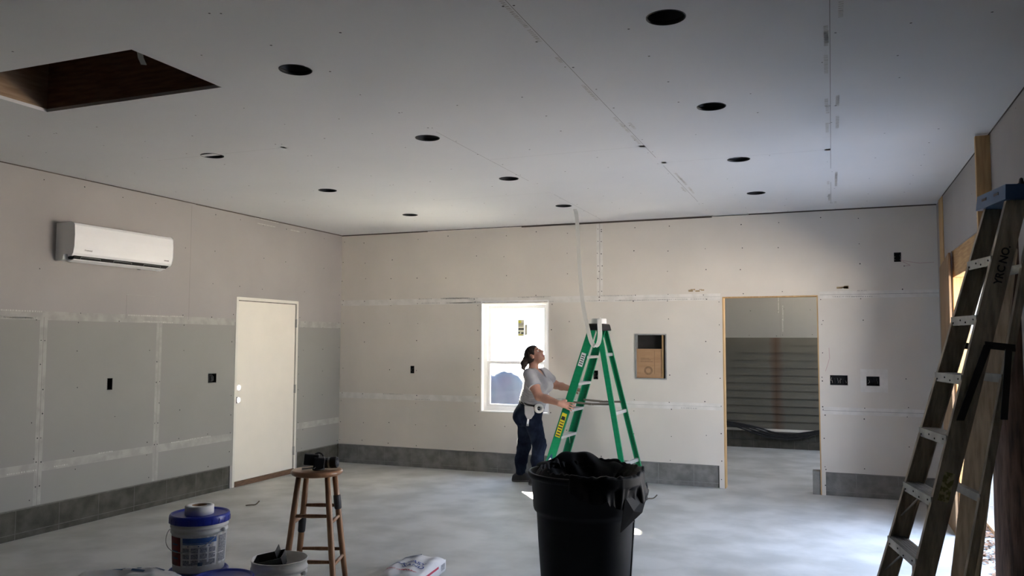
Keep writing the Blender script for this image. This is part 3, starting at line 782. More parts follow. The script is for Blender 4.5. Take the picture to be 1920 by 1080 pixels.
# sunbeams that the crown lets through: (point on the beam, radius)
beams = [(Vector((3.12, -1.235, 0)), .10), (Vector((3.05, -1.13, 0)), .06), (Vector((4.50, -2.33, 0)), .020), (Vector((2.81, -.42, 1.20)), .06), (Vector((2.79, -.42, 1.0)), .04)]
for _ in range(5200):
    p = wc + e1 * rl.gauss(0, .62) + e2 * rl.gauss(0, .75) + SUN_DIR * rl.uniform(-.8, .8)
    if any(((p - b) - SUN_DIR * (p - b).dot(SUN_DIR)).length < r + .055 for b, r in beams): continue
    n_ = Vector((rl.gauss(0, 1), rl.gauss(0, 1), rl.gauss(0, 1))).normalized(); n_ = (n_ - SUN_DIR * 1.2).normalized()
    u = n_.orthogonal().normalized(); v = n_.cross(u); s = rl.uniform(.045, .075)
    mb.add([p + u * s, p + v * s * .6, p - u * s, p - v * s * .6], [(0, 1, 2, 3)])
for _ in range(500):  # extra leaf clump, added to stop sun entering through the door's bore holes
    p = Vector((-.02, -1.958, 1.02)) - SUN_DIR * rl.uniform(3.2, 4.4) + e1 * rl.gauss(0, .22) + e2 * rl.gauss(0, .25)
    n_ = (Vector((rl.gauss(0, 1), rl.gauss(0, 1), rl.gauss(0, 1))).normalized() - SUN_DIR).normalized(); u = n_.orthogonal().normalized(); v = n_.cross(u); s = rl.uniform(.05, .09)
    mb.add([p + u * s, p + v * s * .6, p - u * s, p - v * s * .6], [(0, 1, 2, 3)])
mb.build('foliage', LEAF, tr, merge=False)

# ------------------------------------------------------------------ green stepladder
GREEN = mat('green_fibreglass', (0.0, 0.23, 0.095), 0.42, var=0.12, scale=9, stretch=(1, 1, 6))
LBLW = mat('label_white', (0.75, 0.75, 0.74), 0.5)
LBLY = mat('label_yellow', (0.80, 0.66, 0.03), 0.5)
LBLK = mat('label_ink', (0.03, 0.03, 0.035), 0.5)
LBLB = mat('label_blue', (0.02, 0.07, 0.16), 0.5)
LBLR = mat('label_red', (0.35, 0.03, 0.05), 0.5)
BRASSY = mat('dull_steel', (0.23, 0.20, 0.165), 0.5, metal=0.6, var=0.2, scale=10)
RUBBER = mat('rubber_black', (0.02, 0.02, 0.02), 0.8)

def channel(mb, p0, p1, wdir, depth, wid, inward, mi=0, ribs=0, th=.004):
    """C-channel rail whose FRONT OUTER edge runs p0-p1. wdir = unit across ladder toward the far side, depth = unit front-to-back
    vector, inward = +1/-1 the sense along wdir in which the flanges point."""
    p0 = Vector(p0); p1 = Vector(p1); D = Vector(depth) * wid; w = Vector(wdir) * inward
    mb.beam(p0, p1, w * th, D, mi)
    mb.beam(p0, p1, w * .028, Vector(depth) * th, mi)
    mb.beam(p0 + D - Vector(depth) * th, p1 + D - Vector(depth) * th, w * .028, Vector(depth) * th, mi)
    for k in range(ribs):
        q = D * ((k + 1) / (ribs + 1)) - Vector(depth) * .005
        mb.beam(p0 + q - w * .004, p1 + q - w * .004, w * .0045, Vector(depth) * .010, mi)
        mb.beam(p0 + q + w * (th - .0005), p1 + q + w * (th - .0005), w * .004, Vector(depth) * .010, mi)

gl = thing('stepladder', 'green fibreglass stepladder standing open in front of the back wall', 'ladder', (3.62, -.60, 0))
gc = Vector((math.cos(-.0431), math.sin(-.0431), 0)); gw = Vector((-gc.y, gc.x, 0)); Z = Vector((0, 0, 1))
LEAN = .3108; gup = gc * math.sin(LEAN) + Z * math.cos(LEAN); gd = gc * math.cos(LEAN) - Z * math.sin(LEAN)
S6 = .304
nb, fb = Vector((3.1147, -.8744, 0)), Vector((3.1386, -.3210, 0))
ntp, ftp = Vector((3.676, -.8064, 1.7366)), Vector((3.6919, -.4370, 1.7366))
rails = []
for nm, p0, p1, inw in (('near', nb, ntp, 1), ('far', fb, ftp, -1)):
    ax = (p1 - p0).normalized(); dd = gc - ax * gc.dot(ax); dd.normalize()
    mb = MB(); channel(mb, p0 + ax * .02, p1 + ax * .02, gw, dd, .086, inw)
    r_ = mb.build('front_rail', GREEN, gl); rails.append((r_, p0, p1, ax, dd))
    mb = MB(); mb.beam(p0 - dd * .004 - gw * inw * .004, p0 + ax * .09 - dd * .004 - gw * inw * .004, gw * inw * .037, dd * .094); mb.build('foot', RUBBER, r_)
RP = [(Vector((4.095, -.905, 0)), Vector((3.775, -.82, 1.74)), 1), (Vector((4.165, -.366, 0)), Vector((3.745, -.425, 1.74)), -1)]
rr_ = []
for p0, p1, inw in RP:
    ax = (p1 - p0).normalized(); dd = gc - ax * gc.dot(ax); dd.normalize()
    mb = MB(); channel(mb, p0 + ax * .02, p1, gw, dd, .055, inw)
    r_ = mb.build('rear_rail', GREEN, gl); rr_.append((p0, p1, ax, dd, r_))
    mb = MB(); mb.beam(p0 - dd * .004 - gw * inw * .004, p0 + ax * .06 - dd * .004 - gw * inw * .004, gw * inw * .036, dd * .07); mb.build('foot', RUBBER, r_)
for k in range(1, 6):
    t = k / 6.0; a = nb.lerp(ntp, t) + gw * .006; b = fb.lerp(ftp, t) - gw * .006
    mb = MB(); mb.beam(a + gc * .004, b + gc * .004, gc * .088, Z * .006); mb.beam(a + gc * .004 - Z * .028, b + gc * .004 - Z * .028, gc * .005, Z * .03); mb.beam(a + gc * .087 - Z * .022, b + gc * .087 - Z * .022, gc * .005, Z * .024)
    for j in range(4): mb.beam(a + gc * (.016 + .018 * j) + Z * .006, b + gc * (.016 + .018 * j) + Z * .006, gc * .006, Z * .002)
    if k < 3:
        for e, s_ in ((a, 1), (b, -1)):
            rp = nb.lerp(ntp, t - .07) if s_ == 1 else fb.lerp(ftp, t - .07)
            mb.tube([e + gw * s_ * .13 + gc * .05 - Z * .005, rp + gw * s_ * .008 + gc * .05], .004, 6)
    mb.build('step', ALU, gl)
for z_ in (1.45, .83, .30):
    P = [p0.lerp(p1, z_ / p1.z) for p0, p1, _, _, _ in rr_]
    mb = MB(); mb.beam(P[0] + gw * .004 + gc * .01, P[1] - gw * .004 + gc * .01, gc * .03, Z * .035)
    mb.build('rear_brace', ALU, gl)
for (p0, p1, ax, dd, r_), (rail, q0, q1, ax2, dd2), s_ in ((rr_[0], rails[0], 1), (rr_[1], rails[1], -1)):
    zf = .955; zr = .945
    A_ = q0.lerp(q1, zf / q1.z) + gc * .07 + gw * s_ * .03; B_ = p0.lerp(p1, zr / p1.z) + gc * .015 + gw * s_ * .03
    mid = A_.lerp(B_, .5) - Z * .012
    mb = MB(); mb.cbeam(A_, mid + gc * .03, gw * .005, Z * .022); mb.cbeam(mid - gc * .03 + gw * s_ * .006, B_ + gw * s_ * .006, gw * .005, Z * .022)
    mb.tube([mid - gw * .008, mid + gw * .014], .010, 8); mb.build('spreader', BRASSY, gl)
mb = MB()
ct = (ntp + ftp) / 2; c0 = ct - gc * .015 - Z * .008
hw = .215
mb.add([c0 - gw * hw, c0 + gw * hw, c0 + gw * hw + gc * .165, c0 - gw * hw + gc * .165] + [p + Z * .075 + gc * s_ for p, s_ in ((c0 - gw * (hw - .02), .015), (c0 + gw * (hw - .02), .015), (c0 + gw * (hw - .02) + gc * .165, -.015), (c0 - gw * (hw - .02) + gc * .165, -.015))],
       [(0, 3, 2, 1), (4, 5, 6, 7), (0, 1, 5, 4), (1, 2, 6, 5), (2, 3, 7, 6), (3, 0, 4, 7)])
mb.build('top_cap', BLACKP, gl, bevel=.014, segs=3)
# stickers on the near rail's outer face
rail, p0, p1, ax, dd = rails[0]
wo = -gw
def onrail(t, lw, hw_, mb, mi, off=.0008, u0=0.0):
    c = p0 + ax * t + dd * (.043 + u0) + wo * off
    mb.beam(c - ax * hw_ - dd * lw, c + ax * hw_ - dd * lw, dd * 2 * lw, wo * .0006, mi)
mb = MB(); onrail(.755, .028, .135, mb, 0)
for k in range(7): onrail(.64 + .03 * k, .020 if k % 3 else .024, .006, mb, 1, .0016)
onrail(.84, .02, .014, mb, 1, .0016); onrail(.80, .010, .008, mb, 0, .0018)
mb.build('warning_label', [LBLY, LBLK], rail)
mb = MB(); onrail(1.50, .026, .075, mb, 0)
for k in range(5): onrail(1.45 + .024 * k, .018, .005, mb, 1, .0016)
mb.build('paper_label', [LBLW, LBLK], rail)
mb = MB()
c = p0 + ax * .235 + dd * .043 + wo * .001
el = [c + ax * (.165 * math.cos(a)) + dd * (.034 * math.sin(a)) for a in [2 * PI * i / 28 for i in range(28)]]
mb.add([p for p in el], [tuple(range(28))], 0)
el2 = [c + wo * .0005 + ax * (.150 * math.cos(a)) + dd * (.025 * math.sin(a)) for a in [2 * PI * i / 28 for i in range(28)]]
mb.add([p for p in el2], [tuple(range(28))], 1)
tip = c + ax * .165 + wo * .0003
mb.add([tip - dd * .03 - ax * .05, tip + dd * .03 - ax * .03, tip + ax * .035], [(0, 1, 2)], 0)
text_mesh('WERNER', .052, frame(c + wo * .0014, ax, -dd), mb, 0, bold=.001)
mb.build('maker_label', [LBLB, LBLW], rail)

# ------------------------------------------------------------------ tape roll on the ladder with a long tail to the ceiling
TAPE = mat('paper_tape', (0.80, 0.79, 0.76), 0.7, var=0.05, scale=8)
TAPE.node_tree.nodes['Principled BSDF'].inputs['Transmission Weight'].default_value = 0.0
TAPE_T = mat('translucent_paper_tape', (0.86, 0.85, 0.82), 0.8)
_n = TAPE_T.node_tree.nodes; _l = TAPE_T.node_tree.links
_t = _n.new('ShaderNodeBsdfTranslucent'); _t.inputs['Color'].default_value = (0.86, 0.85, 0.82, 1)
_m = _n.new('ShaderNodeMixShader'); _m.inputs[0].default_value = 0.45
_l.new(_n['Principled BSDF'].outputs[0], _m.inputs[1]); _l.new(_t.outputs[0], _m.inputs[2]); _l.new(_m.outputs[0], _n['Material Output'].inputs['Surface'])
def tape_roll(mb, c, r, h, core=.042):
    mb.lathe(c, [(core, 0), (r - .004, 0), (r, .003), (r, h - .003), (r - .004, h), (core, h), (core, 0)], 40)
rc = ct + gc * .068 + Z * .0675
tr_ = thing('joint_tape_roll', 'white roll of paper joint tape on top of the green stepladder', 'tape', rc)
mb = MB(); tape_roll(mb, rc, .083, .056); mb.build('roll', TAPE, tr_)
mb = MB()
pth = [(3.60, -1.02, 3.026), (3.605, -.97, 2.98), (3.61, -.94, 2.75), (3.62, -.925, 2.45), (3.64, -.92, 2.15), (3.67, -.92, 1.92), (3.705, -.92, 1.78), (3.735, -.935, 1.66), (3.765, -.945, 1.585), (3.80, -.945, 1.555), (3.835, -.935, 1.585), (3.848, -.925, 1.68), (3.835, -.90, 1.80), (3.82, -.86, 1.86), (3.80, -.80, 1.855), (3.77, -.70, 1.835)]
def smooth(p, it=3):
    p = [Vector(q) for q in p]
    for _ in range(it):
        q = [p[0]]
        for i in range(len(p) - 1): q += [p[i] * .75 + p[i + 1] * .25, p[i] * .25 + p[i + 1] * .75]
        q.append(p[-1]); p = q
    return p
sp = smooth(pth)
vs = []; fs = []
nS = len(sp)
for i, p in enumerate(sp):
    t = i / (nS - 1)
    ang = -.25 + 1.0 * max(0, (t - .45)) * 1.2
    wd_ = Vector((math.cos(ang), math.sin(ang), 0)) * .0255
    tg = (sp[min(i + 1, nS - 1)] - sp[max(0, i - 1)]).normalized(); wd_ = (wd_ - tg * wd_.dot(tg)); wd_ = wd_.normalized() * .024
    if t > .8:
        wd_ = wd_.lerp(Z * .024, min(1, (t - .8) / .2)).normalized() * .024
    nn = tg.cross(wd_).normalized() * .0003
    vs += [p - wd_ - nn, p + wd_ - nn, p + wd_ + nn, p - wd_ + nn]
for i in range(nS - 1):
    a = 4 * i; b = a + 4
    for j in range(4): fs.append((a + j, a + (j + 1) % 4, b + (j + 1) % 4, b + j))
mb.add(vs, fs, 0, False)
mb.build('tape_tail', TAPE_T, tr_, merge=False)

# ------------------------------------------------------------------ old ladder leaning at the right
OLD = mat('weathered_ladder_rail', (0.56, 0.48, 0.37), 0.7, color2=(0.32, 0.27, 0.20), scale=5, detail=7, stretch=(7, 7, .8), bump=.1, bscale=40)
OLDS = mat('worn_aluminium', (0.42, 0.415, 0.385), 0.55, metal=.25, color2=(0.27, 0.26, 0.235), scale=9, detail=6)
BLUEC = mat('blue_cap_plastic', (0.045, 0.11, 0.24), 0.5, var=.2, scale=6)
BLKM = mat('black_metal', (0.022, 0.019, 0.017), 0.55, var=.2)
old = thing('stepladder', 'tall weathered stepladder with a blue top leaning by the right wall', 'ladder', (6.4, -4.69, 0))
lc = Vector((math.cos(.1997), math.sin(.1997), 0)); lw = Vector((-lc.y, lc.x, 0))
nb2, fb2 = Vector((6.3301, -4.9603, 0)), Vector((6.2209, -4.4211, 0))
nt2, ft2 = Vector((6.942, -4.700, 2.3169)), Vector((6.8859, -4.4228, 2.3169))
R8 = []
for p0, p1, inw in ((nb2, nt2, 1), (fb2, ft2, -1)):
    ax = (p1 - p0).normalized(); dd = (lc - ax * lc.dot(ax)).normalized()
    mb = MB(); channel(mb, p0 + ax * .02, p1 + ax * .015, lw, dd, .092, inw, ribs=3)
    r_ = mb.build('front_rail', OLD, old); R8.append((r_, p0, p1, ax, dd))
    mb = MB(); mb.beam(p0 - dd * .004 - lw * inw * .005, p0 + ax * .08 - dd * .004 - lw * inw * .005, lw * inw * .038, dd * .10); mb.build('foot', RUBBER, r_)
Q8 = []
for p0, p1, inw in ((nb2 + lc * .245 - lw * .03, nt2 + lc * .115 - lw * .02, 1), (fb2 + lc * .245 + lw * .03, ft2 + lc * .115 + lw * .02, -1)):
    ax = (p1 - p0).normalized(); dd = (lc - ax * lc.dot(ax)).normalized()
    mb = MB(); channel(mb, p0 + ax * .02, p1, lw, dd, .036, inw, ribs=1)
    r_ = mb.build('rear_rail', OLD, old); Q8.append((p0, p1))
    mb = MB(); mb.beam(p0 - dd * .004 - lw * inw * .005, p0 + ax * .06 - dd * .004 - lw * inw * .005, lw * inw * .038, dd * .07); mb.build('foot', RUBBER, r_)
for k in range(1, 8):
    t = k / 8.0; a = nb2.lerp(nt2, t) + lw * .006 ; b = fb2.lerp(ft2, t) - lw * .004
    mb = MB(); mb.beam(a - lc * .004, b - lc * .004, lc * .088, Z * .006); mb.beam(a - lc * .006 - Z * .04, b - lc * .006 - Z * .04, lc * .005, Z * .046); mb.beam(a + lc * .08 - Z * .024, b + lc * .08 - Z * .024, lc * .005, Z * .026)
    for j in range(5): mb.beam(a + lc * (.008 + .015 * j) + Z * .006, b + lc * (.008 + .015 * j) + Z * .006, lc * .006, Z * .002)
    for u in (.10, .40, .60, .90): q = a.lerp(b, u) - lc * .0055 - Z * (.014 if u in (.1, .6) else .026); mb.tube([q, q - lc * .004], .0045, 8, mi=1)
    st = mb.build('step', [OLDS, BLKM], old)
    if k <= 3:
        for e, s_, P0, P1 in ((a, 1, nb2, nt2), (b, -1, fb2, ft2)):
            rp = P0.lerp(P1, t - .075) + lw * s_ * .010 + lc * .03
            mb = MB(); mb.tube([e + lw * s_ * .17 + lc * .03 - Z * .02, e + lw * s_ * .165 + lc * .03 - Z * .04, rp], .005, 8); mb.build('step_brace', OLDS, st)
for z_ in (1.95, 1.42, .86, .32):
    P = [p0.lerp(p1, z_ / p1.z) for p0, p1 in Q8]
    mb = MB(); mb.beam(P[0] + lw * .004 + lc * .005, P[1] - lw * .004 + lc * .005, lc * .025, Z * .04); mb.build('rear_brace', OLDS, old)
for (p0, p1), (r_, q0, q1, ax, dd), s_ in ((Q8[0], R8[0], 1), (Q8[1], R8[1], -1)):
    f_at = lambda z_: q0.lerp(q1, z_ / q1.z); r_at = lambda z_: p0.lerp(p1, z_ / p1.z)
    mb = MB()
    o_ = -lw * s_ * .012
    mb.cbeam(f_at(1.60) + lc * .06 + o_, r_at(1.585) + lc * .03 + o_, lw * .006, Z * .034)
    mb.cbeam(f_at(1.60) + lc * .07 + o_ * 1.5, f_at(1.24) + lc * .03 + o_ * 1.5, lw * .006, lc * .034)
    mb.cbeam(r_at(1.58) + lc * .0 + o_ * 1.5, r_at(1.25) + lc * .035 + o_ * 1.5, lw * .006, lc * .03)
    mb.build('spreader', BLKM, old)
mb = MB()
c0 = (nt2 + ft2) / 2 - lc * .025 - Z * .012; hw = .185
mb.add([c0 - lw * hw, c0 + lw * hw, c0 + lw * hw + lc * .20, c0 - lw * hw + lc * .20] + [p + Z * .075 for p in (c0 - lw * (hw - .008) + lc * .006, c0 + lw * (hw - .008) + lc * .006, c0 + lw * (hw - .008) + lc * .195, c0 - lw * (hw - .008) + lc * .195)],
       [(0, 3, 2, 1), (4, 5, 6, 7), (0, 1, 5, 4), (1, 2, 6, 5), (2, 3, 7, 6), (3, 0, 4, 7)])
for s_ in (-.07, .08):
    q = c0 + lw * s_ + Z * .036 + lc * .0022
    mb.beam(q - lw * .03, q + lw * .03, Z * .014, lc * .003, mi=1)
cap = mb.build('top_cap', [BLUEC, BLKM], old, bevel=.003, segs=2)
mb = MB(); q = c0 - lw * .12 + lc * .1 + Z * .07; mb.lathe(q, [(.022, 0), (.024, .012), (.012, .02), (.008, .04), (.001, .045)], 16); mb.build('bolt', BLKM, cap)
r_, p0, p1, ax, dd = R8[0]; wo = -lw
mb = MB()
text_mesh('YRC', .05, frame(p0 + ax * 2.03 + dd * .05 + wo * .0052, ax, -dd), mb, 0, bold=.0012)
mb.build('handwriting', BLKM, r_)
mb = MB(); text_mesh('NO.', .05, frame(p0 + ax * 2.135 + dd * .05 + wo * .0052, ax, -dd), mb, 0, bold=.0012)
mb.build('handwriting', BLKM, r_)
LBLO = mat('old_sticker', (0.62, 0.56, 0.34), 0.8, color2=(0.25, 0.24, 0.08), scale=45, lo=.45, hi=.55)
mb = MB(); c = p0 + ax * .975 + dd * .045 + wo * .0048; mb.beam(c - ax * .07 - dd * .024, c + ax * .07 - dd * .024, dd * .048, wo * .0006); mb.build('worn_label', LBLO, r_)

# ------------------------------------------------------------------ black trash can with a bag
CANB = mat('can_black_plastic', (0.006, 0.007, 0.009), 0.55, var=.25, scale=5, spec=.15)
BAGM = mat('bag_black_film', (0.005, 0.005, 0.006), 0.6, var=.2, scale=8, spec=.12)
cc = Vector((4.7605, -4.5868, 0))
tc_ = thing('trash_can', 'large black round trash can in the foreground, bag folded over its rim', 'trash can', cc)
RT = .335; ZT = .850
mb = MB()
prof = [(.001, .0), (.235, .0), (.245, .012), (.276, .45), (.284, .600), (.288, .618), (.300, .628), (.305, .643), (.316, .81), (.326, .815), (.335, .825), (.337, .838), (.332, .849), (.322, .850), (.314, .842), (.306, .80), (.296, .65), (.272, .58), (.235, .02), (.001, .015)]
mb.lathe(cc, prof, 72)
mb.build('can_body', CANB, tc_)
RW = Vector((.9297, .3684, 0)).normalized(); BW = Vector((.3686, -.9296, 0)).normalized()   # right and toward-the-viewer directions along the floor
def can_dir(a): return RW * math.cos(a) + BW * math.sin(a)
for a in (.25, .05, -.2):
    mb = MB(); u = can_dir(a)
    mb.beam(cc + u * .244 - can_dir(a + PI / 2) * .02 + Z * .02, cc + u * .281 - can_dir(a + PI / 2) * .02 + Z * .57, can_dir(a + PI / 2) * .04, u * .008)
    mb.build('rib', CANB, tc_, bevel=.004)
# the bag: liner inside, folded over the rim on most of the circumference and hanging down outside
rb = random.Random(5)
bag = thing('trash_bag', 'crumpled black plastic bag lining the trash can and hanging over its right side', 'bag', cc + Z * .2)
NA = 220
ph = [rb.uniform(0, 6.28) for _ in range(12)]
def wr(a, s):   # wrinkles
    return sum(math.sin(n * a + ph[i] + 2.2 * s * (1 if i % 2 else -1)) * w for i, (n, w) in enumerate(((3, .35), (5, .3), (9, .3), (14, .28), (23, .26), (37, .22), (51, .16))))
# angle a: 0 = right, pi/2 = toward the viewer, pi = left. cover(a): how far it hangs down outside
def cover(a):
    d = math.atan2(math.sin(a - .35), math.cos(a - .35))
    base = max(0.0, 1 - (abs(d) / 1.6) ** 3)
    return base
mb = MB(); vs = []; fs = []
ROWS = []
for t in np.linspace(0, 1, 16): ROWS.append(('in', t))
for t in np.linspace(0, 1, 8)[1:]: ROWS.append(('rim', t))
for t in np.linspace(0, 1, 18)[1:]: ROWS.append(('out', t))
for kind, t in ROWS:
    for j in range(NA):
        a = 2 * PI * j / NA; cv = cover(a); w = wr(a, t)
        if kind == 'in':
            z = .30 + (ZT - .035 - .30) * t; r = .235 + (.300 - .235) * t - .016 - abs(w) * .012 * (1 - t * .5)
            back = max(0, -math.sin(a))                      # bag puffs up behind and is bunched toward the middle there
            r -= .05 * back * (1 - t)
            if cv < .05: z -= .03 + .02 * w * t
        elif kind == 'rim':
            r_in, r_out = .300, .345
            lift = .022 + .014 * w * .8 + .030 * max(0, -math.sin(a + .3)) ** 2
            if cv > .02:
                r = r_in + (r_out + .004 * w - r_in) * t; z = ZT - .035 + (lift + .035) * math.sin(t * PI * .5) - (.012 * max(0, t - .75) * 4)
            else:
                r = r_in - .012 * t - .02 * t * (1 + w * .5); z = ZT - .035 + .05 * t + .02 * w * t
        else:
            hang = (.07 + .10 * cv + .02 * wr(a, 0)) * (1 if cv > .02 else 0)
            if cv > .02:
                flare = .345 + .016 * w * (.3 + t) + (.012 * math.exp(-((math.atan2(math.sin(a - .2), math.cos(a - .2))) / .28) ** 2)) * t ** 1.5
                r = flare; z = ZT + .022 + .012 * w * .8 - .012 - hang * t
                rmin = .345 if z > ZT - .06 else .328
                r = max(r, rmin + .004)
            else:
                r = .268 - .02 * w * .5 - .012 * t; z = ZT + .015 + .02 * w - .03 * t
        p = cc + can_dir(a) * r + Z * z
        vs.append(p)
n = len(ROWS)
for i in range(n - 1):
    for j in range(NA):
        fs.append((i * NA + j, i * NA + (j + 1) % NA, (i + 1) * NA + (j + 1) % NA, (i + 1) * NA + j))
vs.append(cc + Z * .27); fs += [(len(vs) - 1, (j + 1) % NA, j) for j in range(NA)]
mb.add(vs, fs, 0, True)
liner = mb.build('liner', BAGM, bag, merge=False)
# bunched film rising in a crumpled hump at the back of the rim
mb = MB(); vs = []; fs = []
N1, N2 = 60, 22
for i in range(N1 + 1):
    s = i / N1
    a = PI + .55 + (1.95) * s          # along the back of the rim
    for k in range(N2 + 1):
        t = k / N2
        top = .022 + .055 * math.exp(-((s - .42) / .20) ** 2) + .012 * math.sin(11 * s + 1) * math.sin(PI * s) + .010 * math.sin(23 * s)
        edge = math.sin(PI * min(1, max(0, s))) ** .5
        r = .20 + .135 * t + .02 * math.sin(7 * s * 3 + 5 * t) * (1 - t) + .004 * math.sin(40 * s)
        z = ZT - .12 + (.12 + top * edge) * math.sin(PI * min(1, t * .82) * .62) + .012 * math.sin(13 * s + 9 * t) * (1 - t)
        vs.append(cc + can_dir(a) * r + Z * z)
for i in range(N1):
    for k in range(N2):
        q = i * (N2 + 1) + k; fs.append((q, q + 1, q + N2 + 2, q + N2 + 1))
mb.add(vs, fs, 0, True)
mb.build('bunched_film', BAGM, bag, merge=False)
# a torn corner of the bag sticking up at the left of the opening and the flap pointing out at the right
mb = MB()
o_ = cc + can_dir(PI * .72) * .22 + Z * (ZT - .035)
mb.add([o_, o_ + RW * .025 + Z * .045 - BW * .01, o_ + RW * .10 + Z * .005, o_ + RW * .05 - Z * .04 + BW * .02, o_ + RW * .03 - BW * .012 + Z * .01], [(0, 1, 4), (1, 2, 4), (0, 3, 2), (4, 2, 0)], 0, True)
mb.build('torn_corner', BAGM, bag, merge=False)
mb = MB()
P1 = cc + RW * .20 + BW * .268 + Z * .745; P2 = cc + RW * .350 + BW * .11 + Z * .742; P3 = cc + RW * .300 + BW * .225 + Z * .655; P4 = cc + RW * .165 + BW * .325 + Z * .565
P5 = P1 * .3 + P2 * .1 + P3 * .35 + P4 * .25 + RW * .006 + BW * .006
mb.add([P1, P2, P3, P4, P5], [(0, 1, 4), (1, 2, 4), (2, 3, 4), (3, 0, 4)], 0, False)
mb.add([p - BW * .004 - RW * .003 for p in (P1, P2, P3, P4, P5)], [(4, 1, 0), (4, 2, 1), (4, 3, 2), (4, 0, 3)], 0, False)
mb.build('loose_flap', BAGM, bag, merge=False)

# ------------------------------------------------------------------ buckets
BUCKW = mat('bucket_white', (0.70, 0.69, 0.66), 0.38, var=.05, scale=5)
BUCKB = mat('lid_blue', (0.015, 0.035, 0.38), 0.33, var=.15, scale=6)
LBB = mat('label_sky_blue', (0.05, 0.16, 0.42), 0.5, color2=(0.03, 0.09, 0.30), scale=14)
LBG = mat('label_print_grey', (0.16, 0.165, 0.19), 0.55, color2=(0.36, 0.36, 0.38), scale=160, lo=.4, hi=.6)
LBRED = mat('label_red_panel', (0.28, 0.03, 0.025), 0.55, var=.5, scale=25)
def curved_patch(mb, c, r0, z0, r1, z1, a0, a1, mi, off=.001, n=10):
    vs = []; fs = []
    for i in range(n + 1):
        a = a0 + (a1 - a0) * i / n
        for r, z in ((r0, z0), (r1, z1)): vs.append(Vector(c) + can_dir(a) * (r + off) + Z * z)
    for i in range(n): fs.append((2 * i, 2 * i + 2, 2 * i + 3, 2 * i + 1))
    mb.add(vs, fs, mi, True)
def bucket(c, label, lid=True, lab=True, bail=True, hB=.345, rs=1.0):
    c = Vector(c); t = thing('bucket', label, 'bucket', c); dh = hB - .345
    mb = MB()
    pr = [(.001, 0), (.128, 0), (.131, .006), (.1405, .255 + dh), (.146, .258 + dh), (.1465, .268 + dh), (.1415, .271 + dh), (.1425, .285 + dh), (.148, .288 + dh), (.1485, .298 + dh), (.1435, .301 + dh), (.1455, hB - .006), (.149, hB - .004), (.149, hB), (.1435, hB), (.138, .25 + dh), (.126, .012), (.001, .010)]
    mb.lathe(c, [(r * rs, h) for r, h in pr], 56)
    body = mb.build('bucket_body', BUCKW, t)
    if lid:
        mb = MB(); mb.lathe(c, [(r * rs, h) for r, h in ((.1495, hB - .034), (.153, hB - .034), (.1545, hB - .03), (.1545, hB + .006), (.150, hB + .013), (.143, hB + .013), (.139, hB + .004), (.134, hB + .0025), (.001, hB + .0025))], 56)
        for k in range(24):
            a = 2 * PI * k / 24; u = can_dir(a); w_ = can_dir(a + PI / 2); mb.beam(c + u * .1535 * rs - w_ * .003 + Z * (hB - .033), c + u * .1535 * rs - w_ * .003 + Z * (hB - .004), w_ * .006, u * .003)
        mb.build('lid', BUCKB, t)
    R_at = lambda z: (.131 + (.1405 - .131) * z / (.255 + dh)) * rs
    if lab:
        mb = MB()
        def pt(z0, z1, a0, a1, mi, off=.0012): zs0 = z0 * (hB / .345); zs1 = z1 * (hB / .345); curved_patch(mb, c, R_at(zs0), zs0, R_at(zs1), zs1, a0, a1, mi, off)
        C0 = PI / 2 - .36      # toward the viewer
        L = lambda x: C0 - x  # x>0 to the right
        pt(.045, .235, L(-1.45), L(1.5), 0, .0008)
        pt(.05, .23, L(-1.38), L(-.72), 1)
        pt(.195, .228, L(-.62), L(.66), 2); pt(.187, .193, L(-.62), L(.45), 2)
        for j in range(3):
            z0_ = .165 - .038 * j
            for i in range(4):
                pt(z0_ - .030, z0_, L(-.62 + .33 * i), L(-.62 + .33 * i + .26), 3)
        for i in range(3): pt(.173, .180, L(-.42 + .38 * i), L(-.38 + .38 * i), 4)
        pt(.055, .068, L(-.62), L(-.2), 3); pt(.052, .074, L(-.04), L(.14), 4); pt(.055, .072, L(.18), L(.5), 3)
        pt(.06, .228, L(.78), L(1.28), 3); pt(.115, .12, L(.55), L(1.1), 0, .0018)
        for k in range(7): pt(.07 + .022 * k, .078 + .022 * k, L(-1.20), L(-.85), 4, .0016) if k % 2 else None
        mb.build('label', [LBLW, LBRED, LBB, LBG, LBLB], body)
    if bail:
        mb = MB(); pts = []
        for i in range(25):
            th = PI * i / 24; x = math.cos(th) * .152 * rs; dz = math.sin(th)
            pts.append(c + can_dir(.25) * x * (1.0) + can_dir(.25 + PI / 2) * (.04 + .125 * dz) * rs * (1 if dz > .02 else 0.1) + Z * (.272 + dh - .10 * dz))
        mb.tube(pts, .0022, 8); mb.build('bail_wire', GALV, t)
        for e in (0, 24):
            mb = MB(); mb.ell(pts[e], (.012, .012, .012), 12, 8); mb.build('ear', BUCKW, t)
    return t
bc = Vector((2.739, -5.512, 0))
bucket(bc, 'lower bucket of the stack of two, only its blue lid showing', lab=True, bail=False, hB=.30, rs=1.06)
HBK = .3025
bucket(bc + Z * (HBK + .0115), 'white bucket with printed label and blue lid, on top of another bucket', hB=.30, rs=1.06)
t = thing('joint_tape_roll', 'white roll of joint tape lying on the blue lid of the labelled bucket', 'tape', bc + Z * (2 * HBK + .0115))
mb = MB(); tape_roll(mb, bc + Z * (2 * HBK + .0115) - RW * .004 + BW * .0, .079, .052); mb.build('roll', TAPE, t)
mb = MB(); mb.lathe(bc + Z * (2 * HBK + .0115) - RW * .004, [(.0418, .001), (.0418, .051), (.039, .051), (.039, .001), (.0418, .001)], 32); mb.build('core', CARD, t)
bucket(Vector((3.080, -5.702, 0)), 'bucket with a plain blue lid in front of the bucket stack', lab=False, bail=False, hB=.340, rs=1.04)
wb = Vector((3.164, -5.337, 0))
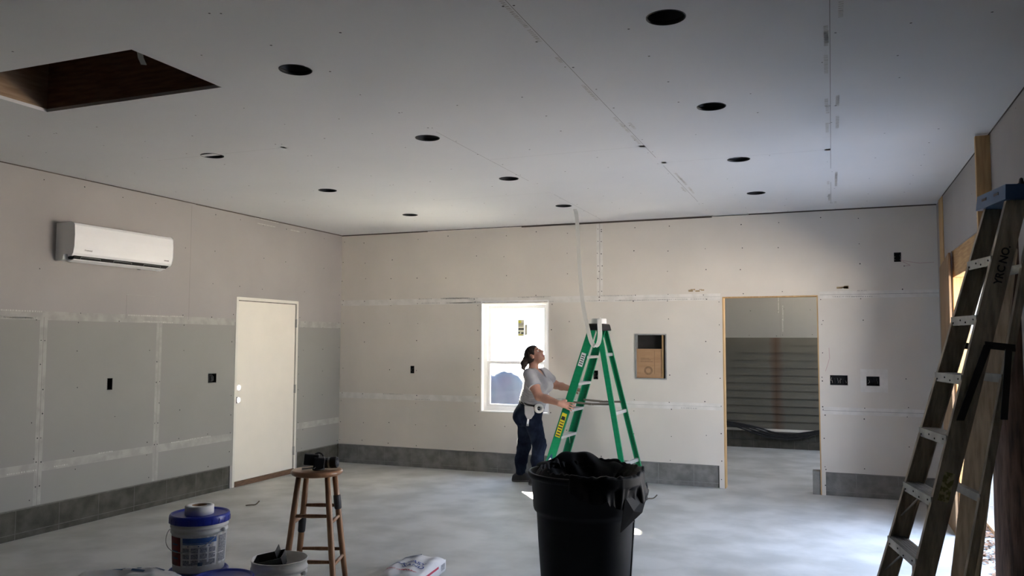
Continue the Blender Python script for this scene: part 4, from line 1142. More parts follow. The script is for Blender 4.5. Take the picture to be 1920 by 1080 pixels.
t = bucket(wb, 'open white bucket with a dark mud pan in it, beside the wooden stool', lid=False, lab=False, hB=.37, rs=1.07)
MUD = mat('wet_compound', (0.55, 0.54, 0.52), 0.5, var=.1, scale=12)
PAN = mat('dark_steel_pan', (0.055, 0.055, 0.055), 0.4, metal=.5, var=.5, scale=14)
mb = MB(); mb.lathe(wb, [(.145, .27), (.09, .278), (.001, .272)], 40); mb.build('joint_compound', MUD, t)
t = thing('mud_pan', 'dark steel mud pan tilted inside the open white bucket', 'pan', wb + Z * .30)
mb = MB()
o_ = wb + Z * .318 - RW * .032 + BW * .02
ex = (RW * .97 + Z * .22).normalized(); ey = (-BW * .9 + Z * .3).normalized(); ez = ex.cross(ey)
def pan_pts(sx, sy, h0, h1): return [o_ + ex * sx * i + ey * sy * j + ez * h for (i, j, h) in ((-1, -1, h0), (1, -1, h0), (1, 1, h0), (-1, 1, h0))], [o_ + ex * sx * 1.1 * i + ey * sy * 1.35 * j + ez * h1 for (i, j) in ((-1, -1), (1, -1), (1, 1), (-1, 1))]
b0_, t0_ = pan_pts(.075, .034, 0.0, .075); b1_, t1_ = pan_pts(.073, .032, .003, .075)
mb.add(b0_ + t0_ + b1_ + t1_, [(0, 3, 2, 1), (0, 1, 5, 4), (1, 2, 6, 5), (2, 3, 7, 6), (3, 0, 4, 7), (8, 9, 10, 11), (12, 13, 9, 8), (13, 14, 10, 9), (14, 15, 11, 10), (15, 12, 8, 11), (4, 5, 13, 12), (5, 6, 14, 13), (6, 7, 15, 14), (7, 4, 12, 15)])
mb.build('pan', PAN, t)
mb = MB(); q = o_ + ex * .055 + ez * .03; mb.beam(q - ey * .04, q - ey * .04 + ez * .085, ey * .08, ex * .003); mb.build('taping_knife_blade', PAN, t)

# ------------------------------------------------------------------ wooden stool
STW = mat('stool_wood', (0.30, 0.155, 0.075), 0.38, color2=(0.20, 0.095, 0.045), scale=6, detail=5, stretch=(8, 8, 1))
STS = mat('stool_seat_wood', (0.34, 0.18, 0.09), 0.30, color2=(0.26, 0.13, 0.06), scale=5, stretch=(2, 9, 2))
WRAP = mat('dark_tape_wrap', (0.025, 0.024, 0.028), 0.6, var=.3, scale=15)
sc = Vector((2.930, -4.655, 0))
t = thing('bar_stool', 'round wooden bar stool with dark tape wrapped on two legs', 'stool', sc)
SR = Vector((.9297 * .905 + .3684 * .0, .3684, 0))
ang_v = math.atan2(sc.y + 9.2191, sc.x - 6.1299)   # direction of view toward the stool
DV0 = Vector((math.cos(ang_v), math.sin(ang_v), 0)); RV0 = Vector((DV0.y, -DV0.x, 0))
dv = DV0 * .966 + RV0 * .259; rv = RV0 * .966 - DV0 * .259
mb = MB(); mb.lathe(sc, [(.001, .722), (.150, .722), (.162, .728), (.169, .738), (.169, .746), (.163, .755), (.150, .7575), (.001, .754)], 56); mb.build('seat', STS, t)
legs = {}
for nm, i, j in (('nl', -1, -1), ('nr', 1, -1), ('fr', 1, 1), ('fl', -1, 1)):
    a = sc + rv * i * .094 + dv * j * .094 + Z * .724; b = sc + rv * i * .165 + dv * j * .158
    legs[nm] = (b, a)
    mb = MB(); mb.tube([b, b.lerp(a, .03), b.lerp(a, .35), b.lerp(a, .75), a], [.0165, .018, .0205, .020, .0175], 16)
    lg = mb.build('leg', STW, t)
    if nm in ('fr', 'fl'):
        u0, u1 = ((.66, .79) if nm == 'fr' else (.44, .61))
        mb = MB(); mb.tube([b.lerp(a, u0), b.lerp(a, u0 + .01), b.lerp(a, (u0 + u1) / 2), b.lerp(a, u1 - .01), b.lerp(a, u1)], [.0215, .0245, .0255, .0245, .0215], 16); mb.build('tape_wrap', WRAP, lg)
for z_, pairs in ((.475, (('nl', 'nr'),)), (.50, (('fl', 'fr'),)), (.43, (('nr', 'fr'), ('nl', 'fl'))), (.19, (('nl', 'nr'),)), (.205, (('fl', 'fr'),)), (.165, (('nr', 'fr'), ('nl', 'fl')))):
    for p, q in pairs:
        A_ = legs[p][0].lerp(legs[p][1], z_ / .724); B_ = legs[q][0].lerp(legs[q][1], z_ / .724)
        mb = MB(); mb.tube([A_, A_.lerp(B_, .5), B_], [.0105, .0135, .0105], 12); mb.build('stretcher', STW, t)
# camera lying on the stool
dv = DV0; rv = RV0
CAMB = mat('camera_black', (0.006, 0.006, 0.0065), 0.5, var=.3, scale=12)
CAMG = mat('camera_lens_glass', (0.01, 0.01, 0.015), 0.08)
zs = .7575
k0 = sc + rv * .018 + Z * zs
t = thing('camera', 'black camera with a lens lying on the round wooden stool', 'camera', k0)
mb = MB()
ce = k0 - rv * .055 + Z * .066 - dv * .005
cx_ = (rv * .97 - Z * .1).normalized(); cz_ = (Z - cx_ * Z.dot(cx_)).normalized(); cy_ = dv
def cbox(c, hx, hy, hz):
    return [c + cx_ * hx * i + cy_ * hy * j + cz_ * hz * k for i, j, k in ((-1, -1, -1), (1, -1, -1), (1, 1, -1), (-1, 1, -1), (-1, -1, 1), (1, -1, 1), (1, 1, 1), (-1, 1, 1))]
BF = [(0, 3, 2, 1), (4, 5, 6, 7), (0, 1, 5, 4), (1, 2, 6, 5), (2, 3, 7, 6), (3, 0, 4, 7)]
mb.add(cbox(ce, .048, .030, .036), BF)
mb.build('viewfinder_screen', CAMB, t, bevel=.006, segs=3)
mb = MB(); mb.add(cbox(k0 + Z * .040 - rv * .005, .036, .045, .040), BF); mb.build('body', CAMB, t, bevel=.008, segs=3)
mb = MB(); lb = k0 + Z * .040 + rv * .028
la = (rv * .94 - dv * .3 + Z * .06).normalized()
mb.lathe(lb, [(.001, 0), (.033, 0), (.035, .01), (.035, .03), (.033, .032), (.033, .045), (.0365, .047), (.0365, .085), (.0345, .09), (.031, .09), (.029, .08), (.001, .08)], 32, axis=la); mb.build('lens', CAMB, t)
mb = MB(); mb.lathe(lb, [(.0355, .031), (.0362, .033), (.0355, .044)], 32, axis=la); mb.build('lens_ring', GALV, t)
mb = MB(); mb.lathe(lb + la * .0805, [(.001, .004), (.02, .002), (.029, 0)], 24, axis=la); mb.build('glass', CAMG, t)
mb = MB(); mb.tube(smooth([k0 + Z * .098 - rv * .03, k0 + Z * .108 - rv * .01 + dv * .01, k0 + Z * .10 + rv * .012, k0 + Z * .085 + rv * .022], 2), .006, 8); mb.build('top_handle', CAMB, t)
mb = MB(); mb.tube([k0 - rv * .115 + Z * .010 - dv * .03, k0 - rv * .04 + Z * .016 - dv * .03], .0055, 10); mb.build('cable_plug', ALU, t)
mb = MB(); mb.tube(smooth([k0 - rv * .03 + Z * .02 - dv * .045, k0 - rv * .05 + Z * .006 - dv * .06, k0 + rv * .0 + Z * .005 - dv * .075, k0 + rv * .03 + Z * .01 - dv * .05], 2), .005, 8); mb.build('strap', CAMB, t)

# ------------------------------------------------------------------ bags of compound
BAGW = mat('paper_bag_white', (0.66, 0.66, 0.68), 0.75, var=.08, scale=7, bump=.15, bscale=22)
BLUEI = mat('bag_blue_ink', (0.03, 0.06, 0.24), 0.6)
REDI = mat('bag_red_ink', (0.42, 0.03, 0.07), 0.6)
DKT = mat('bag_dark_end', (0.16, 0.15, 0.15), 0.8, var=.4, scale=16)
def bag_mesh(mb, M_, L, Wd, Ht, seed, mi=0):
    r_ = random.Random(seed); nx, ny = 30, 20; vs = []; fs = []
    pp = [r_.uniform(0, 6.28) for _ in range(6)]
    def topz(u, v):
        e = (1 - abs(2 * u - 1) ** 6) * (1 - abs(2 * v - 1) ** 5)
        return Ht * (.66 + .34 * max(0, e) ** .6) + .007 * math.sin(9 * u + pp[0] + 3 * v) * e + .006 * math.sin(14 * v + pp[1] - 6 * u) * e + .004 * math.sin(25 * u + 11 * v + pp[2]) * e
    for k in range(2):
        for i in range(nx + 1):
            for j in range(ny + 1):
                u, v = i / nx, j / ny
                bul = .010 * math.sin(PI * v)
                x = (u - .5) * L; y = (v - .5) * (Wd + (.0 if abs(2 * u - 1) < .9 else -.02))
                z = topz(u, v) if k else 0.004
                vs.append(M_ @ Vector((x, y, z)))
    S = (nx + 1) * (ny + 1)
    for i in range(nx):
        for j in range(ny):
            q = i * (ny + 1) + j
            fs.append((S + q, S + q + ny + 1, S + q + ny + 2, S + q + 1)); fs.append((q, q + 1, q + ny + 2, q + ny + 1))
    per = [i * (ny + 1) for i in range(nx)] + [nx * (ny + 1) + j for j in range(ny)] + [i * (ny + 1) + ny for i in range(nx, 0, -1)] + [j for j in range(ny, 0, -1)]
    for a, b in zip(per, per[1:] + per[:1]): fs.append((a, b, S + b, S + a))
    mb.add(vs, fs, mi, True)
    return topz
# right bag: long axis runs away from the camera
bx_, by_ = Vector((.10, -.995, 0)), Vector((.995, .10, 0))
BO = Vector((3.455, -4.285, 0))
Mb = Matrix((bx_, by_, bx_.cross(by_))).transposed().to_4x4(); Mb.translation = BO
t = thing('compound_bag', 'white paper bag with blue and red print lying on the floor by the stool', 'bag', BO)
mb = MB(); tz = bag_mesh(mb, Mb, .56, .29, .105, 3); sack = mb.build('sack', BAGW, t)
def bag_text(txt, size, u, v, mi, mbx, L, Wd, tz, M_, rot=0.0, bold=.001):
    """lettering laid on the curved top; text reads along the short side"""
    cu = bpy.data.curves.new('lettering', 'FONT'); cu.body = txt; cu.size = size; cu.offset = bold; cu.align_x = 'CENTER'; cu.align_y = 'CENTER'; cu.resolution_u = 3
    o = bpy.data.objects.new('lettering', cu); col.objects.link(o)
    me = bpy.data.meshes.new_from_object(o.evaluated_get(bpy.context.evaluated_depsgraph_get()))
    bm = bmesh.new(); bm.from_mesh(me); bmesh.ops.subdivide_edges(bm, edges=[e for e in bm.edges if e.calc_length() > .012], cuts=2); bmesh.ops.triangulate(bm, faces=bm.faces)
    vs = []
    for vtx in bm.verts:
        x_, y_ = vtx.co.x, vtx.co.y
        xr = x_ * math.cos(rot) - y_ * math.sin(rot); yr = x_ * math.sin(rot) + y_ * math.cos(rot)
        lx = (u - .5) * L - yr; ly = (v - .5) * Wd + xr
        vs.append(M_ @ Vector((lx, ly, tz(lx / L + .5, ly / Wd + .5) + .0045)))
    mbx.add(vs, [tuple(q.index for q in f.verts) for f in bm.faces], mi)
    bm.free(); bpy.data.objects.remove(o); bpy.data.meshes.remove(me); bpy.data.curves.remove(cu)
for args in (('45', .10, .56, .22, 0), ('EASY', .058, .52, .62, 0), ('SAND', .058, .63, .62, 0), ('JOINT COMPOUND', .024, .78, .45, 1)):
    mb = MB(); bag_text(*args, mb, .56, .29, tz, Mb); mb.build('lettering', [BLUEI, REDI], sack)

for u0, u1, z0_, z1_, mi in ((.30, .80, .050, .066, 0), (.08, .22, .02, .062, 1)):
    p = [Mb @ Vector(((u - .5) * .56, .1462, z)) for u, z in ((u0, z0_), (u1, z0_), (u1, z1_), (u0, z1_))]
    mb = MB(); mb.add(p, [(0, 1, 2, 3)], mi); mb.build('side_stripe' if mi == 0 else 'side_panel', [REDI, LBG], sack)
mb = MB()
P_ = lambda u, v, dz=.004: Mb @ Vector(((u - .5) * .56, (v - .5) * .29, tz(min(max(u, 0), 1), min(max(v, 0), 1)) + dz))
mb.add([P_(.02, .02), P_(-.02, .30), P_(.10, .42, .010), P_(.25, .10, .006)], [(0, 1, 2, 3)], 0, True)
mb.build('end_flap', LBLB, sack)
# left bags: a low pile whose top shows at the lower edge of the photograph
bx2 = Vector((.95, .30, 0)).normalized(); by2 = Vector((-bx2.y, bx2.x, 0)); LO = Vector((3.00, -6.16, 0))
labs = ['bottom bag of the white paper bag pile beside the buckets', 'second bag from the floor in the white paper bag pile', 'third bag from the floor in the white paper bag pile', 'topmost white paper bag with dark print, left of the bucket stack']
LO = Vector((3.09, -6.225, 0)) - RW * .115 + BW * .02
for k in range(4):
    M_ = Matrix((bx2, by2, Vector((0, 0, 1)))).transposed().to_4x4(); M_.translation = LO + Z * (.129 * k) + RW * .012 * ((-1) ** k)
    t = thing('compound_bag', labs[k], 'bag', M_.translation)
    mb = MB(); tz2 = bag_mesh(mb, M_, .46, .32, .118, 20 + k); sk = mb.build('sack', BAGW, t)
    if k == 3:
        for u, v, hw_, hh in ((.52, .80, .10, .012), (.62, .70, .07, .014), (.80, .86, .05, .012), (.38, .74, .06, .01)):
            cs = []
            for du, dv_ in ((-hw_, -hh), (hw_, -hh), (hw_, hh), (-hw_, hh)):
                uu, vv = u + du, v + dv_ * 2; cs.append(M_ @ Vector(((uu - .5) * .46, (vv - .5) * .32, tz2(uu, vv) + .003)))
            mb = MB(); mb.add(cs, [(0, 1, 2, 3)]); mb.build('printed_mark', LBLB, sk)

# ------------------------------------------------------------------ scraps on the floor
SCR = mat('dry_leaf_scrap', (0.13, 0.11, 0.08), 0.9, var=.3, scale=20)
for loc, lb_, L_ in (((.855, -2.743, 0), 'small dry curled scrap on the floor near the cream door', .07), ((4.377, -.94, 0), 'small dark curled scrap on the floor right of the green stepladder', .075)):
    mb = MB(); c = Vector(loc)
    mb.tube(smooth([c + Z * .006 - RW * L_, c + Z * .010 - RW * L_ * .3 - BW * .015, c + Z * .012 + RW * L_ * .4, c + Z * .05 + RW * L_ * .9], 2), [.004] * 13 if False else .006, 8)
    tag(mb.build('dry_scrap', SCR), lb_, 'debris')

# ------------------------------------------------------------------ the person
class Field:
    """signed distance field on a grid, meshed into ONE continuous surface (surface nets)"""
    def __init__(s, lo, hi, h):
        s.lo = np.array(lo, float); s.h = h
        s.n = np.ceil((np.array(hi) - s.lo) / h).astype(int) + 1
        s.v = np.full(s.n, 1.0, np.float32)
    def _win(s, lo, hi, m):
        i0 = np.clip(np.floor((np.array(lo) - m - s.lo) / s.h).astype(int), 0, s.n - 1)
        i1 = np.clip(np.ceil((np.array(hi) + m - s.lo) / s.h).astype(int) + 1, 1, s.n)
        ax = [s.lo[k] + s.h * np.arange(i0[k], i1[k]) for k in range(3)]
        X, Y, Zz = np.meshgrid(*ax, indexing='ij', sparse=False)
        return tuple(slice(i0[k], i1[k]) for k in range(3)), X, Y, Zz
    def _mix(s, sl, d, k, sub=False):
        a = s.v[sl]
        if sub: s.v[sl] = np.maximum(a, -d); return
        hh = np.clip(.5 + .5 * (a - d) / max(k, 1e-5), 0, 1)
        s.v[sl] = a * (1 - hh) + d * hh - k * hh * (1 - hh)
    def cap(s, a, b, ra, rb, k=.02, sub=False):
        a = np.array(a, float); b = np.array(b, float); r = max(ra, rb)
        sl, X, Y, Zz = s._win(np.minimum(a, b) - r, np.maximum(a, b) + r, k * 2 + .02)
        d = b - a; L = max((d ** 2).sum(), 1e-9)
        t = np.clip(((X - a[0]) * d[0] + (Y - a[1]) * d[1] + (Zz - a[2]) * d[2]) / L, 0, 1)
        q = np.sqrt((X - a[0] - t * d[0]) ** 2 + (Y - a[1] - t * d[1]) ** 2 + (Zz - a[2] - t * d[2]) ** 2) - (ra + (rb - ra) * t)
        s._mix(sl, q.astype(np.float32), k, sub)
    def chain(s, pts, rs, k=.02):
        for i in range(len(pts) - 1): s.cap(pts[i], pts[i + 1], rs[i], rs[i + 1], k)
    def ell(s, c, r, k=.02, rot=None, sub=False):
        c = np.array(c, float); r = np.array(r, float); m = r.max()
        sl, X, Y, Zz = s._win(c - m, c + m, k * 2 + .02)
        P = np.stack([X - c[0], Y - c[1], Zz - c[2]], -1)
        if rot is not None: P = P @ np.array(rot, float).T      # rows of rot = the ellipsoid's own axes
        k0 = np.sqrt(((P / r) ** 2).sum(-1)); k1 = np.sqrt(((P / r ** 2) ** 2).sum(-1)) + 1e-9
        s._mix(sl, (k0 * (k0 - 1) / k1).astype(np.float32), k, sub)
    def cut(s, p, n):
        """keep only the side where (x - p).n < 0"""
        n = np.array(n, float); n /= np.linalg.norm(n)
        ax = [s.lo[k] + s.h * np.arange(s.n[k]) for k in range(3)]
        d = ((ax[0] - p[0]) * n[0])[:, None, None] + ((ax[1] - p[1]) * n[1])[None, :, None] + ((ax[2] - p[2]) * n[2])[None, None, :]
        s.v = np.maximum(s.v, d.astype(np.float32))
    def noise(s, f):
        ax = [s.lo[k] + s.h * np.arange(s.n[k]) for k in range(3)]
        X, Y, Zz = np.meshgrid(*ax, indexing='ij'); s.v += f(X, Y, Zz).astype(np.float32)
    def mesh(s):
        v = s.v; ins = v < 0; n = v.shape
        acc = np.zeros(tuple(k - 1 for k in n) + (3,), np.float32); cnt = np.zeros(tuple(k - 1 for k in n), np.int32)
        corners = [(i, j, k) for i in (0, 1) for j in (0, 1) for k in (0, 1)]
        sub = lambda a, c: a[c[0]:n[0] - 1 + c[0], c[1]:n[1] - 1 + c[1], c[2]:n[2] - 1 + c[2]]
        for c in corners:
            for ax in range(3):
                if c[ax]: continue
                e = list(c); e[ax] = 1; e = tuple(e)
                m = sub(ins, c) != sub(ins, e)
                va = sub(v, c)[m]; vb = sub(v, e)[m]; t = va / (va - vb)
                p = np.zeros((len(t), 3), np.float32) + np.array(c, np.float32); p[:, ax] += t
                acc[m] += p; cnt[m] += 1
        act = cnt > 0; idx = np.full(cnt.shape, -1, np.int64); idx[act] = np.arange(act.sum())
        base = np.stack(np.nonzero(act), -1).astype(np.float32)
        verts = (acc[act] / cnt[act][:, None] + base) * s.h + s.lo
        faces = []
        for ax in range(3):
            b, c = [(1, 2), (2, 0), (0, 1)][ax]
            sl0 = [slice(1, n[k] - 1) for k in range(3)]; sl1 = list(sl0); sl0[ax] = slice(0, n[ax] - 1); sl1[ax] = slice(1, n[ax])
            A = ins[tuple(sl0)]; Bm = ins[tuple(sl1)]; m = A != Bm
            ijk = np.stack(np.nonzero(m), -1); off = np.array([1, 1, 1]); off[ax] = 0; ijk = ijk + off
            db = np.zeros(3, int); db[b] = 1; dc = np.zeros(3, int); dc[c] = 1
            g = lambda q: idx[q[:, 0], q[:, 1], q[:, 2]]
            q = np.stack([g(ijk - db - dc), g(ijk - dc), g(ijk), g(ijk - db)], -1)
            fl = ~A[m]; q[fl] = q[fl][:, ::-1]
            faces.append(q)
        return verts, np.concatenate(faces)

PO = Vector((2.827, -.543, 0.0)) + Vector((0, 0, 0.0))
def person_obj(name, field, mats, parent, pick=None, smooth_it=2):
    V, Fc = field.mesh()
    Rm = np.array(RW); Bm = np.array(BW)
    Wv = V[:, :1] * Rm + V[:, 1:2] * Bm + V[:, 2:3] * np.array([0, 0, 1.0])
    me = bpy.data.meshes.new(name); me.from_pydata(Wv.tolist(), [], Fc.tolist())
    for m_ in mats: me.materials.append(m_)
    if pick is not None:
        mi = pick(V[Fc].mean(1)); me.polygons.foreach_set('material_index', mi.astype(np.int32))
    me.polygons.foreach_set('use_smooth', np.ones(len(Fc), bool)); me.update()
    bm = bmesh.new(); bm.from_mesh(me); bmesh.ops.recalc_face_normals(bm, faces=bm.faces)
    for _ in range(smooth_it): bmesh.ops.smooth_vert(bm, verts=bm.verts, factor=.35, use_axis_x=True, use_axis_y=True, use_axis_z=True)
    bm.to_mesh(me); bm.free()
    o = bpy.data.objects.new(name, me); col.objects.link(o); o.parent = parent; WM[o.name] = WM[parent.name]
    return o
SKIN = mat('skin', (0.46, 0.235, 0.165), 0.5, var=.08, scale=20)
SKIN.node_tree.nodes['Principled BSDF'].inputs['Subsurface Weight'].default_value = 0.0
LIP = mat('lips', (0.36, 0.13, 0.11), 0.45, var=.05)
HAIR = mat('dark_brown_hair', (0.016, 0.011, 0.009), 0.75, color2=(0.035, 0.025, 0.02), spec=.25, scale=30, stretch=(1, 1, 4), lo=.45, hi=.75)
SHIRT = mat('grey_tee', (0.40, 0.395, 0.41), 0.9, color2=(0.32, 0.315, 0.33), scale=10, detail=5)
JEANS = mat('dark_denim', (0.026, 0.036, 0.064), 0.9, color2=(0.006, 0.009, 0.02), scale=6, detail=6, lo=.4, hi=.75, spec=.1)
SHOE = mat('dark_shoe', (0.035, 0.032, 0.03), 0.7, var=.3, scale=15)
SOLE = mat('shoe_sole', (0.14, 0.13, 0.12), 0.7)
POUCHM = mat('grey_canvas', (0.42, 0.41, 0.40), 0.9, var=.12, scale=14)
EYEW = mat('eye_white', (0.6, 0.57, 0.54), 0.3)
EYEK = mat('eye_dark', (0.02, 0.014, 0.01), 0.2)
per = thing('person', 'person in a grey t-shirt and dark jeans looking up, hands on the green stepladder', 'person', PO)
# head frame
ps, hp = math.radians(30), math.radians(36)
hf = np.array([math.cos(hp) * math.cos(ps), math.cos(hp) * math.sin(ps), math.sin(hp)])
hs = np.array([-math.sin(ps), math.cos(ps), 0.0])
hu = np.cross(hf, hs); hu = hu if hu[2] > 0 else -hu
HC = np.array([.136, .01, 1.452])
hd = lambda f, s_, u: HC + hf * f + hs * s_ + hu * u
HR = np.stack([hf, hs, hu])
TOR = [('e', (.070, 0, .800), (.160, .180, .135)), ('e', (.120, 0, .95), (.150, .168, .16)), ('e', (.150, 0, 1.115), (.142, .172, .165))]
BF_ = np.array([.87, .48, 0]); BS_ = np.array([-.48, .87, 0])
bust = [np.array([.155, 0, 1.105]) + BF_ * .095 + BS_ * s_ * .075 for s_ in (1, -1)]
RSH, REL, RWR = np.array([.072, .165, 1.232]), np.array([.174, .315, 1.000]), np.array([.385, .515, .942])
LSH, LEL, LWR = np.array([.240, -.160, 1.232]), np.array([.386, -.185, 1.100]), np.array([.572, -.022, 1.062])
RHIP, RKN, RAN = np.array([.100, .095, .77]), np.array([.185, .125, .455]), np.array([.165, .135, .085])
LHIP, LKN, LAN = np.array([.050, -.085, .75]), np.array([.018, -.105, .405]), np.array([-.022, -.105, .085])
B = Field((-.2, -.36, -.01), (.86, .68, 1.6), .0050)
def torso(Fd, e, k=.05):
    for _, c, r in TOR: Fd.ell(c, np.array(r) + e, k)
    for b_ in bust: Fd.ell(b_, (.072 + e, .072 + e, .075 + e), .04)
    Fd.cap(RSH - [0, .02, 0], LSH + [0, .02, 0], .058 + e, .058 + e, k)
torso(B, -.012)
B.cap((.118, .0, 1.27), (.128, .005, 1.40), .060, .052, .03)
# legs and feet
for H_, K_, A_ in ((RHIP, RKN, RAN), (LHIP, LKN, LAN)):
    B.cap(H_, K_, .098, .068, .04); B.cap(K_, K_ * .55 + A_ * .45 + [-.012, 0, 0], .066, .060, .03); B.cap(K_ * .55 + A_ * .45 + [-.012, 0, 0], A_, .060, .040, .03)
    B.cap(A_ + [-.02, 0, -.045], A_ + [.13, .02, -.055], .032, .026, .03)
# arms
B.chain([RSH, RSH * .5 + REL * .5, REL], [.062, .058, .048], .03); B.chain([REL, REL * .65 + RWR * .35, RWR], [.047, .046, .029], .02)
B.chain([LSH, LSH * .5 + LEL * .5, LEL], [.058, .054, .045], .03); B.chain([LEL, LEL * .65 + LWR * .35, LWR], [.045, .043, .028], .02)
# head
B.ell(hd(-.014, 0, .026), (.094, .075, .088), .02, HR)
B.ell(hd(.028, 0, -.040), (.062, .060, .078), .03, HR)
B.ell(hd(.058, 0, -.093), (.026, .030, .022), .02, HR)
for s_ in (1, -1):
    B.ell(hd(.056, s_ * .034, -.032), (.026, .026, .026), .02, HR)
    B.cap(hd(.083, s_ * .010, .016), hd(.070, s_ * .046, .018), .010, .008, .012)
    B.ell(hd(-.008, s_ * .074, -.014), (.020, .010, .031), .008, HR)
    B.ell(hd(.088, s_ * .031, .0), (.014, .017, .010), .006, HR, sub=True)
    B.cap(hd(.098, s_ * .010, -.031), hd(.094, s_ * .012, -.032), .010, .009, .008)
B.cap(hd(.086, 0, .010), hd(.108, 0, -.026), .009, .013, .012)
B.cap(hd(.083, .019, -.061), hd(.083, -.019, -.061), .0070, .0070, .008); B.cap(hd(.088, .010, -.060), hd(.088, -.010, -.060), .0070, .0070, .008)
B.cap(hd(.083, .015, -.073), hd(.083, -.015, -.073), .0078, .0078, .008)
# hands: palm, four bent fingers of unequal length, thumb from the side of the palm
def hand(Fd, wr, fwd, up, side, bends, spread=.019, thumb_side=1, lens=(.078, .088, .082, .066), k=.0025):
    fwd = np.array(fwd, float); fwd /= np.linalg.norm(fwd); up = np.array(up, float); up -= fwd * (up @ fwd); up /= np.linalg.norm(up)
    sd = np.cross(up, fwd) * side
    pc = wr + fwd * .055
    Fd.ell(pc, (.052, .040, .016), .02, np.stack([fwd, sd, up]))
    Fd.cap(wr, wr + fwd * .03, .027, .026, .02)
    for i in range(4):
        off = (1.5 - i) * spread
        p = wr + fwd * .088 + sd * off; d = fwd + sd * (1.5 - i) * .11; d /= np.linalg.norm(d); a = 0; L = lens[i]
        pts = [p]
        for seg, (fr, bd) in enumerate(zip((.45, .32, .23), bends)):
            a += bd + .05 * (i - 1.5) * (seg == 0); dd_ = d * math.cos(a) - up * math.sin(a); p = p + dd_ * L * fr; pts.append(p)
        Fd.chain(pts, [.0098, .0092, .0086, .0080], k)
    tb = wr + fwd * .028 + sd * thumb_side * .030; t1 = tb + fwd * .030 + sd * thumb_side * .022 - up * .008; t2 = t1 + fwd * .030 - up * .016 + sd * thumb_side * .002
    Fd.chain([tb, t1, t2], [.014, .0118, .0098], .01)
hand(B, RWR, np.array([.95, .17, -.24]), np.array([-.10, .93, .36]), -1, (.0, .16, .20), spread=.021)
hand(B, LWR, np.array([.85, .48, -.06]), np.array([-.1, .25, .95]), 1, (.2, .5, .4), thumb_side=1)
lipc = hd(.096, 0, -.066)
def pick_body(c):
    m = np.zeros(len(c)); P = (c - HC) @ HR.T
    m[(P[:, 0] > .084) & (np.abs(P[:, 1]) < .027) & (P[:, 2] < -.053) & (P[:, 2] > -.083)] = 1
    return m
body = person_obj('body', B, [SKIN, LIP], per, pick_body)
for s_ in (1, -1):
    for nm, f, r_, m_ in (('eye', .0745, (.011, .0155, .0085), EYEW), ('iris', .0825, (.004, .0065, .0062), EYEK)):
        mb = MB(); c = hd(f, s_ * .031, .0); cw = PO + RW * c[0] + BW * c[1] + Z * c[2]
        tw = lambda q: (RW * q[0] + BW * q[1] + Z * q[2]).normalized()
        rot = Matrix((tw(hf), tw(hs), tw(hu))).transposed()
        mb.ell(cw, r_, 14, 10, 0, rot)
        o = mb.build(nm, m_, per if nm == 'eye' else eye_o)
        if nm == 'eye': eye_o = o
    mb = MB(); e = [hd(.087, s_ * .012, .024), hd(.084, s_ * .032, .030), hd(.073, s_ * .050, .025)]
    mb.tube([PO + RW * c[0] + BW * c[1] + Z * c[2] for c in e], [.0035, .0042, .0025], 8); mb.build('eyebrow', HAIR, per)
# hair
Hf = Field((-.12, -.16, 1.22), (.32, .16, 1.60), .0058)
Hf.ell(hd(-.016, 0, .028), (.102, .083, .096), .01, HR)
Hf.ell(hd(-.05, 0, -.005), (.070, .078, .075), .03, HR)
# face opening
Hf.ell(hd(.085, 0, -.035), (.075, .085, .105), .0, HR, sub=True)
Hf.ell(hd(.02, .085, -.055), (.050, .03, .055), .0, HR, sub=True); Hf.ell(hd(.02, -.085, -.055), (.050, .03, .055), .0, HR, sub=True)
for s_ in (1, -1): Hf.ell(hd(-.005, s_ * .082, -.018), (.022, .02, .034), .0, HR, sub=True)
t0 = hd(-.105, 0, .010)
Hf.chain([hd(-.085, 0, .02), t0], [.034, .026], .012)
Hf.chain([t0, (.032, .005, 1.400), (.014, .008, 1.350), (.006, .01, 1.296)], [.022, .031, .033, .014], .02)
Hf.cap((.012, .02, 1.37), (-.006, .03, 1.31), .026, .014, .02); Hf.cap((.03, -.01, 1.36), (.012, -.015, 1.29), .028, .014, .02)
Hf.noise(lambda X, Y, Zz: .0022 * np.sin(150 * X + 60 * Zz) * np.sin(140 * Y + 40 * Zz) + .0045 * (X < .06) * (Zz < 1.42) * np.sin(120 * X + 3 * np.sin(60 * Zz)) * np.sin(110 * Zz + 80 * Y))
person_obj('hair', Hf, [HAIR], per, smooth_it=1)
mb = MB(); c = t0 + (np.array([.032, .005, 1.400]) - t0) * .15; mb.ell(PO + RW * c[0] + BW * c[1] + Z * c[2], (.024, .024, .014), 14, 8); mb.build('hair_tie', BLACKP, per)
# t-shirt
T = Field((-.16, -.34, .72), (.42, .36, 1.36), .0062)
torso(T, .006)
T.cap((.118, 0, 1.25), (.122, 0, 1.31), .075, .066, .03)
T.cap(RSH, RSH * .40 + REL * .60, .074, .078, .03); T.cap(LSH, LSH * .48 + LEL * .52, .070, .072, .03)
T.noise(lambda X, Y, Zz: .0062 * np.sin(185 * Zz + 48 * X + 7 * np.sin(9 * X + 5 * Y) + 2.5 * np.sin(26 * X)) * np.clip((1.16 - Zz) / .16, 0, 1) * np.clip(1.1 - (X + .03) / .28, .15, 1) + .0022 * np.sin(45 * Zz - 35 * X + 20 * Y))
T.cut((.26, 0, .792), (-.38, 0, -.93))
for sh, el in ((RSH, REL), (LSH, LEL)): pass
